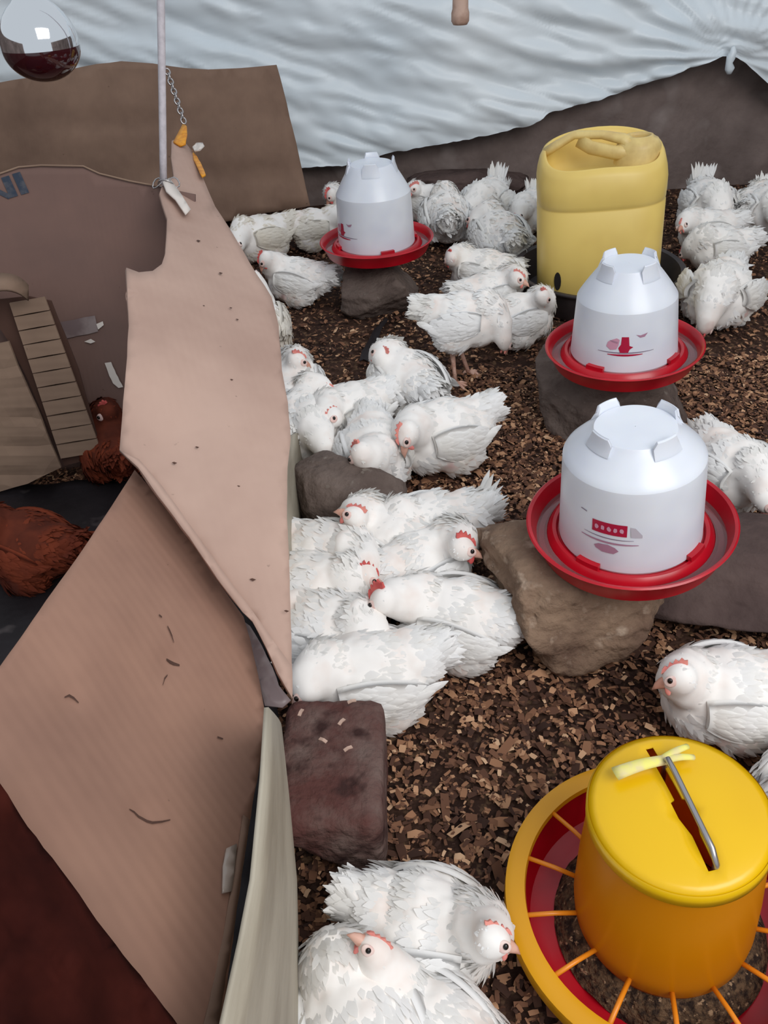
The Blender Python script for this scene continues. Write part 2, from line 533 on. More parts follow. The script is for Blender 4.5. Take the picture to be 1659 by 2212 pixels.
def fill_polygon(outline, step, jag=0.0, seed=0):
    """triangulated outline with inner points, in its own 2D frame"""
    r = random.Random(seed)
    pts = []
    n = len(outline)
    for i in range(n):
        a = Vector(outline[i]); b = Vector(outline[(i + 1) % n])
        k = max(1, int((b - a).length / step))
        nr = Vector((-(b - a).y, (b - a).x)).normalized() if (b - a).length else Vector((0, 0))
        for t in range(k):
            q = a.lerp(b, t / k)
            if t > 0 and jag:
                q = q + nr * r.uniform(-jag, jag)
            pts.append(q)
    nb = len(pts)
    poly = [(p.x, p.y) for p in pts]
    xs = [p[0] for p in poly]; ys = [p[1] for p in poly]
    y = min(ys) + step * 0.7
    row = 0
    while y < max(ys):
        x = min(xs) + step * (0.7 + 0.5 * (row % 2))
        while x < max(xs):
            if inside(poly, x, y):
                dmin = min(math.hypot(x - p[0], y - p[1]) for p in poly)
                if dmin > step * 0.4:
                    pts.append(Vector((x, y)))
            x += step
        y += step * 0.87
        row += 1
    edges = [(i, (i + 1) % nb) for i in range(nb)]
    v, e, f, *_ = delaunay_2d_cdt(pts, edges, [], 1, 1e-4)
    return v, f

def board(name, outline, zfn, mat, thick=0.005, step=30, jag=1.0, seed=0, parent=None, mode='Z', bumpf=None):
    v, f = fill_polygon(outline, step, jag, seed)
    V = []
    for q in v:
        if mode == 'Z':
            z = zfn(q.x, q.y)
            if bumpf: z += bumpf(q.x, q.y)
            V.append(PZ(q.x, q.y, z))
        else:
            y = zfn(q.x, q.y)
            if bumpf: y += bumpf(q.x, q.y)
            V.append(PY(q.x, q.y, y))
    o = mk(name, V, f, mat, parent)
    # face the viewer
    me = o.data
    s = sum((p.normal.dot(CAM - p.center) > 0) * p.area for p in me.polygons) / max(1e-9, sum(p.area for p in me.polygons))
    if s < 0.5:
        me.flip_normals()
    solid(o, thick, -1.0)
    return o

# --- big sheet leaning on the back wall
def build_back_card():
    def yf(px, py):
        d = 0.10 * (py - 140) / 300.0
        ridge = 0
        for c, a in ((262, .012), (386, .014)):
            c2 = c + (300 - px) * 0.05
            ridge += a * math.exp(-((py - c2) / 10.0) ** 2)
        return 3.04 - d + ridge + 0.012 * noise.noise((px / 120, py / 200, 2))
    out = [(-220, 205), (-80, 190), (0, 178), (60, 168), (150, 150), (210, 138), (262, 132), (330, 137), (400, 147), (450, 150), (520, 147), (597, 140),
           (612, 195), (640, 310), (655, 380), (670, 445), (560, 462), (400, 500), (0, 640), (-220, 720)]
    o = board('cardboard_sheet', out, yf, M['card_back'], 0.006, 26, 0.6, 3, None, 'Y')
    tag(o, 'large brown cardboard sheet with creases leaning against the plastic sheeting at the back', 'cardboard')
build_back_card()

# --- mauve cardboard side panel with lettering, left
def build_left_panel():
    def yf(px, py):
        return 1.62 - 0.10 * (py - 360) / 600.0 + 0.03 * math.sin(px / 130.0)
    out = [(-220, 420), (-60, 392), (0, 376), (40, 362), (90, 358), (180, 360), (215, 376), (280, 392), (345, 404), (420, 420), (430, 700), (400, 1000), (300, 1000), (0, 1030), (-220, 1060)]
    o = board('cardboard_divider', out, yf, M['card_mauve'], 0.006, 30, 1.2, 5, None, 'Y')
    tag(o, 'standing brown cardboard panel with navy letters on its upper corner', 'cardboard')
    # pale torn top edge
    ed = [(-60, 391), (0, 375), (40, 361), (90, 357), (180, 359), (215, 375), (280, 391), (345, 403)]
    V, F = tube([PY(a, b, yf(a, b) - 0.003) for a, b in ed], 0.0018, 6)
    mk('torn_edge', V, F, M['card_box'], o)
    # lettering "NI" printed at a slant
    def stroke(pts, w, nm='letter'):
        poly = []
        L_, R_ = [], []
        for i, p in enumerate(pts):
            p = Vector(p)
            L_.append(p)
        d = Vector((w, -w * 0.30))
        poly = [tuple(p) for p in pts] + [tuple(Vector(p) + d) for p in reversed(pts)]
        return poly
    def letter(polys, nm):
        parts = []
        for poly in polys:
            v, f = fill_polygon(poly, 12, 0, 1)
            parts.append(([PY(q.x, q.y, yf(q.x, q.y) - 0.002) for q in v], f))
        V, F = join(parts)
        mk(nm, V, F, M['print_blue'], o)
    letter([stroke([(26, 376), (46, 421)], 17)], 'letter_i')
    letter([stroke([(2, 384), (22, 428)], 17), stroke([(-42, 400), (-18, 440)], 13), [(-42, 400), (-30, 396), (30, 424), (18, 430)]], 'letter_n')
    # tape strip and torn paper scraps
    v, f = fill_polygon([(118, 697), (205, 682), (212, 716), (126, 736)], 20, 1, 2)
    mk('tape_strip', [PY(q.x, q.y, yf(q.x, q.y) - 0.004) for q in v], f, M['tape'], o)
    for k, sc in enumerate(([(208, 700), (222, 694), (224, 702), (212, 712)], [(182, 738), (196, 732), (206, 738), (196, 742)],
                            [(226, 784), (240, 782), (248, 800), (258, 822), (266, 836), (256, 838), (244, 828), (236, 812)])):
        v, f = fill_polygon(sc, 8, 0.6, k)
        mk('torn_scrap', [PY(q.x, q.y, yf(q.x, q.y) - 0.006) for q in v], f, M['paper'], o)
build_left_panel()

# --- box with a slit strip, far left inside the brooder
def build_slit_box():
    root = empty('slit_cardboard_box', PZ(60, 1050, 0.0))
    tag(root, 'cardboard box with a column of cut slits, standing inside the brooder at the far left', 'cardboard box')
    inv = Matrix.Translation(-root.location)
    def yf(px, py):
        return 1.50 - 0.05 * (py - 640) / 400
    def piece(nm, out, mat, dy=0.0, th=0.006, step=24, fn=None):
        o = board(nm, out, fn or (lambda a, b: yf(a, b) + dy), mat, th, step, 0.6, 2, None, 'Y')
        o.data.transform(inv); o.parent = root
        o.data.polygons.foreach_set('use_smooth', [False] * len(o.data.polygons))
        return o
    # two side faces with crease bands
    def crease(px, py):
        y = yf(px, py) - 0.012
        for k in range(5):
            c = 790 + k * 60 - px * 0.12
            y += 0.006 * math.exp(-((py - c) / 7.0) ** 2)
        return y
    piece('side_face', [(-200, 770), (0, 742), (18, 738), (38, 790), (78, 880), (110, 960), (132, 1010), (60, 1045), (0, 1062), (-200, 1110)], M['card_box'], fn=crease)
    # the strip, one segment between each pair of slits
    n = 11
    for k in range(n):
        t0, t1 = k / n, (k + 0.93) / n
        def pt(t, s):
            cx = 58 + 118 * t; cy = 648 + 338 * t
            return (cx + s * (38 + 6 * t), cy - s * 7)
        piece('strip_segment', [pt(t0, -1), pt(t0, 1), pt(t1, 1), pt(t1, -1)], M['card_box'], -0.004 - 0.0015 * (k % 2), 0.004, 30)
    # rounded tab at the top
    V, F = [], []
    for i in range(15):
        t = i / 14
        ang = PI * (0.95 - 0.75 * t)
        cx, cy = 8 + 64 * math.cos(ang), 648 - 56 * math.sin(ang)
        for s in (0, 1):
            V.append(PY(cx, cy + 34 * s, yf(cx, cy) - 0.03 - 0.045 * s * math.sin(PI * t)))
    for i in range(14):
        F.append((2 * i, 2 * i + 1, 2 * i + 3, 2 * i + 2))
    o = mk('rounded_tab', V, F, M['card_box'])
    o.data.transform(inv); o.parent = root
    solid(o, 0.006)
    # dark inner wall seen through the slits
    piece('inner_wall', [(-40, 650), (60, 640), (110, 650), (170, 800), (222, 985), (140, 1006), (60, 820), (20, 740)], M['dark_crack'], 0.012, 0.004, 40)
build_slit_box()

# --- dark sheet added on the brooder floor in place of shade and dark litter
def build_brooder_shade():
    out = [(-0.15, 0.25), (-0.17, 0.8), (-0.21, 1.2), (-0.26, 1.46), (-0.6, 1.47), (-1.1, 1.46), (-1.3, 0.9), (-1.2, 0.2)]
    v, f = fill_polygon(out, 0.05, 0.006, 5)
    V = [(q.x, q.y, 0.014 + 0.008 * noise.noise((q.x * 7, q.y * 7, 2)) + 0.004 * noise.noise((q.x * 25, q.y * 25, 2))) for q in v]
    o = mk('brooder_shade_sheet', V, f, M['shade_and_scrap'])
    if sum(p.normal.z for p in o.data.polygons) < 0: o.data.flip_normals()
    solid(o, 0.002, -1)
    tag(o, 'dark sheet added for the shade and dark litter of the brooder floor', 'shade sheet')
build_brooder_shade()

# --- pale hardboard guard, near and far pieces
def build_guard():
    # near board: plan path on the ground, with a straight top edge
    path = [PZ(650, 2420, 0), PZ(648, 2230, 0), PZ(642, 2060, 0), PZ(636, 1900, 0), PZ(612, 1730, 0), PZ(588, 1600, 0)]
    tops = [PZ(440, 2460, .44), PZ(480, 2212, .44), PZ(520, 2030, .44), PZ(545, 1900, .44), PZ(566, 1680, .44), PZ(575, 1528, .43)]
    V, F = [], []
    n, mrow = len(path), 9
    for i in range(n):
        for j in range(mrow):
            t = j / (mrow - 1)
            p = path[i].lerp(tops[i], t)
            p.x += 0.012 * math.sin(t * PI)
            V.append(p)
    for i in range(n - 1):
        for j in range(mrow - 1):
            a = i * mrow + j
            F.append((a, a + 1, a + mrow + 1, a + mrow))
    o = mk('guard_board', V, F, M['pale_board'])
    solid(o, 0.004)
    tag(o, 'pale bowed hardboard strip standing beside the stone block in the foreground', 'board')
    # far board, under the edge of the cardboard
    base = [PZ(664, 968, 0), PZ(656, 1040, 0), PZ(652, 1160, 0), PZ(648, 1300, 0), PZ(640, 1470, 0)]
    hs = [0.03, 0.12, 0.22, 0.24, 0.24]
    V, F = [], []
    for p, h in zip(base, hs):
        for j in range(5):
            V.append((p.x - 0.01 * j / 4 * h / .24, p.y, h * j / 4))
    for i in range(len(base) - 1):
        for j in range(4):
            a = i * 5 + j
            F.append((a, a + 1, a + 6, a + 5))
    o = mk('guard_board', V, F, M['pale_board'])
    solid(o, 0.005)
    tag(o, 'cream hardboard strip standing under the overhanging cardboard beside the brown rock', 'board')
build_guard()

# --- upper cardboard, lies over the guard and hangs from the cord
A_CTRL = [(632, 1505, .30), (626, 1250, .37), (620, 1100, .41), (609, 800, .46), (541, 570, .50), (463, 443, .52), (388, 300, .56),
          (258, 970, .47), (275, 585, .58), (355, 400, .57), (420, 800, .50), (400, 1150, .42), (520, 1340, .345), (330, 780, .53)]
A_Z = rbf(A_CTRL)
def build_upper_card():
    out = [(371, 304), (384, 298), (402, 310), (420, 332), (432, 368), (450, 412), (465, 446), (494, 490), (541, 570), (587, 642), (602, 702), (609, 800),
           (622, 870), (628, 950), (621, 1010), (620, 1120), (626, 1250), (630, 1400), (632, 1508), (600, 1452), (575, 1398), (545, 1342), (524, 1322),
           (470, 1250), (410, 1160), (340, 1068), (298, 1008), (258, 972), (264, 900), (272, 800), (279, 700), (276, 620), (273, 578), (300, 588), (330, 585),
           (350, 570), (358, 545), (361, 500), (362, 470), (352, 440), (345, 416), (352, 396), (366, 388), (376, 380), (370, 340)]
    o = board('cardboard_sheet', out, A_Z, M['card_light'], 0.006, 26, 0.8, 9, None, 'Z',
              lambda x, y: 0.0025 * noise.noise((x / 90, y / 130, 1)))
    tag(o, 'long torn cardboard sheet tied to the white cord and jutting over the hens', 'cardboard')
    # folded lower lip
    lip = [(258, 972), (298, 1008), (340, 1068), (410, 1160), (470, 1250), (524, 1322), (545, 1342), (575, 1398), (600, 1452), (632, 1508),
           (631, 1440), (560, 1340), (480, 1232), (415, 1140), (350, 1050), (300, 992)]
    l = board('folded_lip', lip, lambda x, y: A_Z(x, y) + 0.006, M['card_light'], 0.004, 22, 0.6, 4, None, 'Z')
    l.parent = o
    # torn strip near the tie
    s = board('peeled_strip', [(352, 392), (366, 384), (392, 420), (412, 452), (402, 462), (380, 430), (360, 412)], lambda x, y: A_Z(x, y) + 0.012, M['paper'], 0.003, 14, 0.4, 4, None, 'Z')
    s.parent = o
    # orange torn tape at the tip and along the ragged edge
    t = board('orange_tape', [(374, 306), (386, 284), (395, 266), (403, 272), (404, 290), (400, 310), (388, 314)], lambda x, y: A_Z(380, 300) + 0.004 + 0.02 * (306 - y) / 40, M['orange'], 0.004, 10, 0.6, 5, None, 'Z')
    t.parent = o
    t = board('orange_tape', [(414, 322), (426, 338), (434, 352), (444, 376), (436, 380), (428, 364), (418, 344)], lambda x, y: A_Z(432, 360) + 0.006, M['orange'], 0.004, 8, 0.8, 6, None, 'Z')
    t.parent = o
    t = board('curled_flap', [(416, 316), (424, 308), (438, 308), (442, 316), (430, 324), (420, 326)], lambda x, y: A_Z(425, 330) + 0.012 + 0.004 * math.sin(x / 4), M['paper'], 0.003, 6, 0.3, 7, None, 'Z')
    t.parent = o
    # specks of dirt
    for k, (x, y, s) in enumerate(((545, 1252, 6), (428, 520, 4), (476, 590, 4), (498, 665, 3), (512, 690, 3), (425, 966, 4), (376, 1000, 5), (515, 1050, 3), (618, 1320, 5), (440, 660, 2), (500, 820, 3), (395, 1120, 4))):
        v, f = fill_polygon([(x - s, y - 1), (x, y - s * .5), (x + s * 1.4, y), (x + 1, y + s * .6)], 6, 0.4, k)
        mk('dirt_speck', [PZ(q.x, q.y, A_Z(q.x, q.y) + 0.0015 + (0.005 if y > 1300 else 0)) for q in v], f, M['dark_crack'], o)
build_upper_card()

# --- lower cardboard panel in the left foreground
B_CTRL = [(292, 1022, .415), (150, 1240, .46), (0, 1440, .49), (-200, 1700, .50), (530, 1340, .31), (572, 1530, .26), (566, 1640, .26), (520, 1900, .30),
          (470, 2260, .34), (380, 2300, .40), (0, 1700, .50), (200, 1960, .45), (300, 1600, .38), (420, 1750, .335), (250, 1350, .425)]
_BZ = rbf(B_CTRL)
B_Z = lambda x, y: _BZ(max(x, -60), min(y, 2260))
def build_lower_card():
    out = [(291, 1015), (330, 1060), (410, 1165), (470, 1255), (526, 1332), (540, 1380), (556, 1450), (571, 1530), (570, 1600), (560, 1660), (545, 1740), (530, 1840),
           (512, 1960), (497, 2080), (480, 2212), (460, 2330), (300, 2380), (-260, 2300), (-260, 1780), (-120, 1600), (0, 1440), (25, 1405), (70, 1340), (130, 1255), (180, 1185), (240, 1095)]
    def dents(x, y):
        d = 0.004 * noise.noise((x / 160, y / 200, 4))
        for cx, cy, r, a in ((150, 1520, 34, -.006), (370, 1430, 26, -.007), (300, 1760, 30, -.006), (375, 1620, 40, -.004)):
            d += a * math.exp(-((x - cx) ** 2 + (y - cy) ** 2) / (r * r))
        return d
    o = board('cardboard_cover', out, B_Z, M['card'], 0.006, 24, 0.7, 12, None, 'Z', dents)
    tag(o, 'wide dented corrugated cardboard panel filling the left foreground', 'cardboard')
    def crack(pts, w):
        V, F = [], []
        for i, (x, y) in enumerate(pts):
            ww = w * (0.35 + math.sin(PI * (i + .5) / len(pts)))
            V.append(PZ(x, y - ww, B_Z(x, y) + dents(x, y) + 0.0018)); V.append(PZ(x, y + ww, B_Z(x, y) + dents(x, y) + 0.0018))
        for i in range(len(pts) - 1):
            F.append((2 * i, 2 * i + 1, 2 * i + 3, 2 * i + 2))
        mk('crack', V, F, M['dark_crack'], o, False)
    crack([(280, 1748), (290, 1754), (300, 1764), (318, 1774), (330, 1777), (350, 1775), (368, 1771)], 2.2)
    crack([(360, 1424), (368, 1430), (376, 1434), (388, 1437)], 2.8)
    crack([(352, 1480), (356, 1466), (362, 1458)], 2.0)
    crack([(362, 1352), (367, 1362), (372, 1374), (376, 1388)], 2.0)
    crack([(140, 1506), (150, 1502), (160, 1508), (170, 1518)], 2.0)
    crack([(344, 1328), (350, 1333)], 1.6)
    crack([(470, 1592), (482, 1596)], 1.6)
    # clear tape patch on the right edge, thin board core showing above
    t = board('clear_tape', [(490, 1832), (512, 1822), (506, 1890), (500, 1925), (482, 1928), (483, 1870)], lambda x, y: B_Z(x, y) + 0.004, M['clear_tape'], 0.002, 18, 0.8, 3, None, 'Z')
    t.parent = o
    t = board('torn_edge', [(526, 1760), (540, 1770), (528, 1850), (512, 1960), (470, 2230), (440, 2230), (480, 2040), (500, 1930)], lambda x, y: B_Z(x, y) + 0.003, M['card_back'], 0.003, 24, 1.2, 3, None, 'Z')
    t.parent = o
    # underside of the sheet above, its shade put into the grey colour
    t = board('grey_underside_and_tape', [(524, 1340), (540, 1352), (566, 1395), (588, 1440), (602, 1480), (628, 1512), (610, 1528), (572, 1524), (560, 1470), (542, 1420)],
              lambda x, y: 0.285 - 0.04 * (y - 1340) / 190, M['tape'], 0.003, 20, 0.8, 8, None, 'Z')
    t.parent = o
build_lower_card()

# --- rust-brown cloth over the near end
def build_cloth():
    out = [(-300, 1560), (-60, 1640), (0, 1692), (60, 1786), (130, 1876), (190, 1960), (250, 2040), (320, 2130), (390, 2222), (430, 2300), (420, 2420), (-300, 2420)]
    o = board('cloth', out, lambda x, y: B_Z(x, y) + 0.036, M['rag'], 0.012, 26, 1.6, 21, None, 'Z',
              lambda x, y: 0.02 * noise.noise((x / 110, y / 150, 8)) + 0.008 * noise.noise((x / 35, y / 60, 5)))
    tag(o, 'dark rust-brown cloth lying over the cardboard in the bottom left corner', 'cloth')
build_cloth()

# ------------------------------------------------------------------ hanging things
def build_lamp():
    dep = 1.37
    c = PD(84, 84, dep)
    R = 82 * dep / FPX
    root = empty('heat_lamp_bulb', c)
    tag(root, 'silver heat lamp bulb with dark red underside hanging at the top left', 'heat lamp')
    prof = []
    for k in range(15):
        a = PI * 0.5 * k / 14
        prof.append((R * math.cos(a) if k < 14 else 0.0004, -0.012 - R * 0.82 * math.sin(a)))
    V, F = lathe(prof[::-1], 48)
    mk('red_lens', V, F, M['red_glass'], root)
    up = [(R, -0.012), (R, 0.0), (R * 0.96, 0.012), (R * .88, 0.024), (R * .76, 0.036), (R * .62, 0.046), (R * .46, 0.054), (R * .36, 0.061), (R * .31, 0.070), (R * .30, 0.085)]
    V, F = lathe(up, 48)
    mk('mirrored_bowl', V, F, M['mirror'], root)
    V, F = lathe([(R * .30, 0.060), (R * .35, 0.064), (R * .34, 0.13), (R * .2, 0.15), (R * .1, 0.155)], 24)
    mk('socket', V, F, M['socket'], root)
    V, F = tube([(0, 0, 0.15), (0.004, 0, 0.4), (0, 0, 1.2)], 0.004, 8)
    mk('flex', V, F, M['socket'], root)
build_lamp()

def build_cord():
    low = PZ(353, 398, A_Z(353, 398) + 0.004)
    top = PY(347, -40, low.y)
    d = (top - low).normalized()
    pts = [low + d * t for t in np.linspace(0, 1.6, 30)]
    o = mk('cord', *tube(pts, 0.0065, 10), M['cord'])
    tag(o, 'white vertical cord holding up the torn cardboard sheet', 'cord')
    # wire twists around the cardboard corner
    w = []
    for k in range(40):
        a = k * 0.6
        w.append(low + Vector((0.012 * math.cos(a) - 0.014 + 0.001 * k, 0.006 * math.sin(a), 0.008 * math.sin(a * 1.3) + 0.002)))
    mk('wire_tie', *tube(w, 0.0014, 6), M['steel'], o)
    # chain from the cord down to the sheet's tip
    p1 = PZ(398, 266, A_Z(385, 300) + 0.03)
    p0 = PD(360, 150, depth_of(p1) - 0.02)
    root = empty('chain', p1)
    tag(root, 'thin metal chain sloping from the cord to the cardboard tip', 'chain')
    n = 11
    dirv = (p0 - p1)
    for k in range(n):
        cpt = dirv * ((k + .5) / n)
        L = dirv.length / n * 0.68
        q = dirv.to_track_quat('X', 'Z')
        ring = []
        for t in range(17):
            a = 2 * PI * t / 16
            v = Vector((L * math.cos(a), 0.0055 * math.sin(a), 0))
            if k % 2:
                v = Vector((v.x, 0, v.y))
            ring.append(q @ v + cpt)
        mk('chain_link', *tube(ring, 0.0018, 6, False), M['steel'], root)
build_cord()

def build_peg():
    p = PY(994, 54, 2.7)
    s = depth_of(p) / FPX
    root = empty('hanging_wooden_handle', p)
    tag(root, 'tan wooden handle end hanging in front of the plastic sheeting at the top', 'handle')
    r = 19 * s
    V, F = lathe([(0.0005, 0.0), (r * .8, 0.001), (r * 1.02, 0.010), (r * 1.02, 0.030), (r * .9, 0.040), (r * .86, 0.10), (r * .92, 0.2), (r * .95, 0.5), (0.0005, 0.505)], 24)
    mk('grip', V, F, M['peg'], root)
    V, F = tube([(0, 0, .5), (0, 0, 1.1)], 0.003, 6)
    mk('string', V, F, M['cord'], root)
build_peg()

# ------------------------------------------------------------------ stones
def rock(name, label, base, dims, yaw, seed, mat, boxy=4.0, rough=0.07, cuts=5, sub=5, taper=0.0, sink=0.012, lean=(0, 0)):
    """superellipsoid block, chipped by planes, roughened"""
    r = random.Random(seed)
    bm = bmesh.new()
    bmesh.ops.create_icosphere(bm, subdivisions=sub, radius=1.0)
    planes = []
    for _ in range(cuts):
        n = Vector((r.uniform(-1, 1), r.uniform(-1, 1), r.uniform(-.5, .9))).normalized()
        planes.append((n, r.uniform(0.72, 0.95)))
    for v in bm.verts:
        p = v.co.normalized()
        k = (abs(p.x) ** boxy + abs(p.y) ** boxy + abs(p.z) ** boxy) ** (-1.0 / boxy)
        p = p * k
        for n, d in planes:
            e = p.dot(n) - d
            if e > 0:
                p = p - n * e * 0.9
        q = p + Vector((seed, seed * 2, 0))
        s = 1 + rough * fbm(q, 1.6, 4) + rough * 0.35 * fbm(q, 8, 2)
        p = p * s
        tz = 1 - taper * p.z
        v.co = Vector((p.x * dims[0] / 2 * tz + lean[0] * p.z, p.y * dims[1] / 2 * tz + lean[1] * p.z, (p.z + 1) * dims[2] / 2))
    o = bm_obj(name, bm, mat)
    o.location = (base[0], base[1], -sink)
    o.rotation_euler = (0, 0, yaw)
    return tag(o, label, 'stone')

R1 = PZ(820, 688, 0); R1 = Vector((R1.x, R1.y + 0.09, 0))
rock('stone', 'small grey stone under the farthest white drinker', R1, (0.235, 0.20, 0.135), 0.1, 3, M['rock_grey'], 3.6, 0.08)
R2 = PZ(1330, 950, 0); R2 = Vector((R2.x, R2.y + 0.10, 0))
rock('stone', 'dark grey stone under the middle white drinker', R2, (0.315, 0.25, 0.175), 0.12, 8, M['rock_grey'], 5, 0.06)
R3 = PZ(1300, 1440, 0); R3 = Vector((R3.x + 0.0, R3.y + 0.10, 0))
rock('rock', 'large rough light brown rock under the nearest white drinker', R3, (0.285, 0.27, 0.195), 0.25, 15, M['rock_brown'], 5.5, 0.12, 8, taper=-0.26)
R4 = PZ(1550, 1345, 0); R4 = Vector((R4.x + 0.01, R4.y + 0.07, 0))
rock('rock', 'flat dark grey rock behind the nearest drinker at the right edge', R4, (0.36, 0.25, 0.125), -0.25, 21, M['rock_dark'], 4.2, 0.06)
R5 = PZ(752, 1172, 0); R5 = Vector((R5.x, R5.y + 0.06, 0))
rock('rock', 'rounded brown rock between the two hen groups beside the cardboard', R5, (0.23, 0.17, 0.15), -0.5, 30, M['rock_grey'], 2.8, 0.08)
R6 = Vector((-0.083, 0.658, 0))
rock('stone_block', 'rectangular purple-brown stone block with shavings on top in the centre foreground', R6, (0.134, 0.192, 0.135), -0.04, 41, M['block'], 11, 0.03, 1)
RW = PZ(1010, 430, 0)
rock('rock', 'low dark rock at the foot of the mud wall behind the hens', Vector((RW.x, YB - 0.06, 0)), (0.5, 0.16, 0.13), 0.0, 52, M['rock_dark'], 3.2, 0.1)

# ------------------------------------------------------------------ drinkers
def decal(outline, rfun, zof, th0, mat, parent, nm='print_mark', lift=0.0007):
    """outline in metres: u along the wall, v up; wrapped on the jar"""
    v, f = fill_polygon(outline, 0.006, 0, 1)
    V = []
    for q in v:
        z = zof + q.y
        r = rfun(z) + lift
        a = th0 + q.x / r
        V.append((r * math.cos(a), r * math.sin(a), z))
    return mk(nm, V, f, mat, parent)

def drinker(label, rim_px, D, z_rim, spec, tilt, marks, lug_yaw):
    """rim_px: image centre of the tray's rim; z_rim: height of the rim above the floor"""
    zr, zs, zc, rb, rs, rc = spec     # rim height, shoulder height, cap height, jar base/shoulder/cap radii, all in units of D
    c = PZ(rim_px[0], rim_px[1], z_rim)
    root = empty('poultry_drinker', Vector((c.x, c.y, z_rim - zr * D)))
    root.rotation_euler = (math.radians(tilt[0]), math.radians(tilt[1]), 0)
    tag(root, label, 'drinker', 'red and white poultry drinkers')
    o = D / 2
    # red tray: outer wall, trough and inner collar
    prof = [(0.0005, 0.0), (o * .80, 0.0), (o * .88, D * .008), (o * .965, D * zr * .85), (o * .985, D * zr * .92), (o * 1.0, D * zr), (o * .985, D * (zr + .006)),
            (o * .955, D * zr), (o * .93, D * zr * .7), (o * .88, D * .028), (o * .83, D * .022), (o * .815, D * .03), (o * .785, D * .070), (o * .745, D * .09), (o * .71, D * .088), (o * .69, D * .07), (0.0005, D * .06)]
    tray = mk('tray', *lathe(prof, 80), M['red'], root)
    sharp(tray, 50)
    # water in the trough
    mk('water', *lathe([(o * .915, D * .058), (o * .80, D * .058)], 64), M['water'], root)
    # collar lugs that lock the jar
    for k in range(4):
        a = lug_yaw + k * PI / 2 + 0.3
        V, F = [], []
        for t in range(7):
            b = a + (t - 3) * 0.055
            for (rr, zz) in ((rb * D * .99, D * .085), (rb * D * 1.09, D * .085), (rb * D * 1.075, D * .112), (rb * D * .99, D * .112)):
                V.append((rr * math.cos(b), rr * math.sin(b), zz))
        for t in range(6):
            for q in range(4):
                F.append((t * 4 + q, t * 4 + (q + 1) % 4, t * 4 + 4 + (q + 1) % 4, t * 4 + 4 + q))
        F.append((0, 1, 2, 3)); F.append((27, 26, 25, 24))
        mk('locking_lug', V, F, M['red'], root, False)
    # jar
    jp = [(rb * D * .97, D * .066), (rb * D, D * .085)]
    for k in range(1, 9):
        t = k / 8
        jp.append((D * (rb + (rs - rb) * t), D * (.085 + (zs - .02 - .085) * t)))
    jp += [(D * rs * .995, D * (zs - .008)), (D * rs * .975, D * (zs + .004))]
    for k in range(1, 7):
        t = k / 6
        bulge = 0.004 * math.sin(PI * t)
        jp.append((D * (rs * .975 + (rc * 1.08 - rs * .975) * t + bulge), D * (zs + .004 + (zc - .02 - zs) * t)))
    jp += [(D * rc * 1.04, D * (zc - .008)), (D * rc, D * zc), (D * rc * .6, D * (zc + .002)), (0.0005, D * (zc + .002))]
    jar = mk('jar', *lathe(jp, 80), M['white_plastic'], root)
    sharp(jar, 18)
    # four curved feet on the cap
    for k in range(4):
        a = lug_yaw + k * PI / 2
        V, F = [], []
        nn = 9
        for t in range(nn):
            b = a + (t - (nn - 1) / 2) * 0.085
            e = 1 - abs(t - (nn - 1) / 2) / ((nn - 1) / 2)
            top = zc + .042 * min(1, e * 3 + .25)
            r0 = rc * 1.03; r1 = rc * 1.13
            low = zc - (zc - zs) * .30
            r2 = rs * .975 + (rc * 1.08 - rs * .975) * .72
            for (rr, zz) in ((r0, zc - .02), (r2, low), (r1 * 1.03, zc - .005), (r1, top - .006), (r1 * .95, top), (r0 * 1.06, top), (r0, top - .012)):
                V.append((D * rr * math.cos(b), D * rr * math.sin(b), D * zz))
        for t in range(nn - 1):
            for q in range(7):
                F.append((t * 7 + q, t * 7 + (q + 1) % 7, t * 7 + 7 + (q + 1) % 7, t * 7 + 7 + q))
        F.append(tuple(range(7))); F.append(tuple(range((nn - 1) * 7, nn * 7))[::-1])
        bm = bmesh.new()
        vs = [bm.verts.new(v) for v in V]
        for f in F:
            bm.faces.new([vs[i] for i in f])
        bmesh.ops.recalc_face_normals(bm, faces=bm.faces)
        sharp(bm_obj('cap_foot', bm, M['white_plastic'], root), 45)
    # printed marks
    rfun = lambda z: D * (rb + (rs - rb) * ((z / D - .085) / (zs - .02 - .085)))
    th_cam = math.atan2(CAM.y - root.location.y, CAM.x - root.location.x)
    marks(rfun, th_cam, D, zs, jar)
    return root

def rect(u0, v0, u1, v1):
    return [(u0, v0), (u1, v0), (u1, v1), (u0, v1)]

def arc_band(u0, u1, sag, v, w, n=10):
    a, b = [], []
    for k in range(n + 1):
        t = k / n
        u = u0 + (u1 - u0) * t
        y = v - sag * math.sin(PI * t)
        hw = w * (0.35 + 0.65 * math.sin(PI * t))
        a.append((u, y + hw)); b.append((u, y - hw))
    return a + b[::-1]

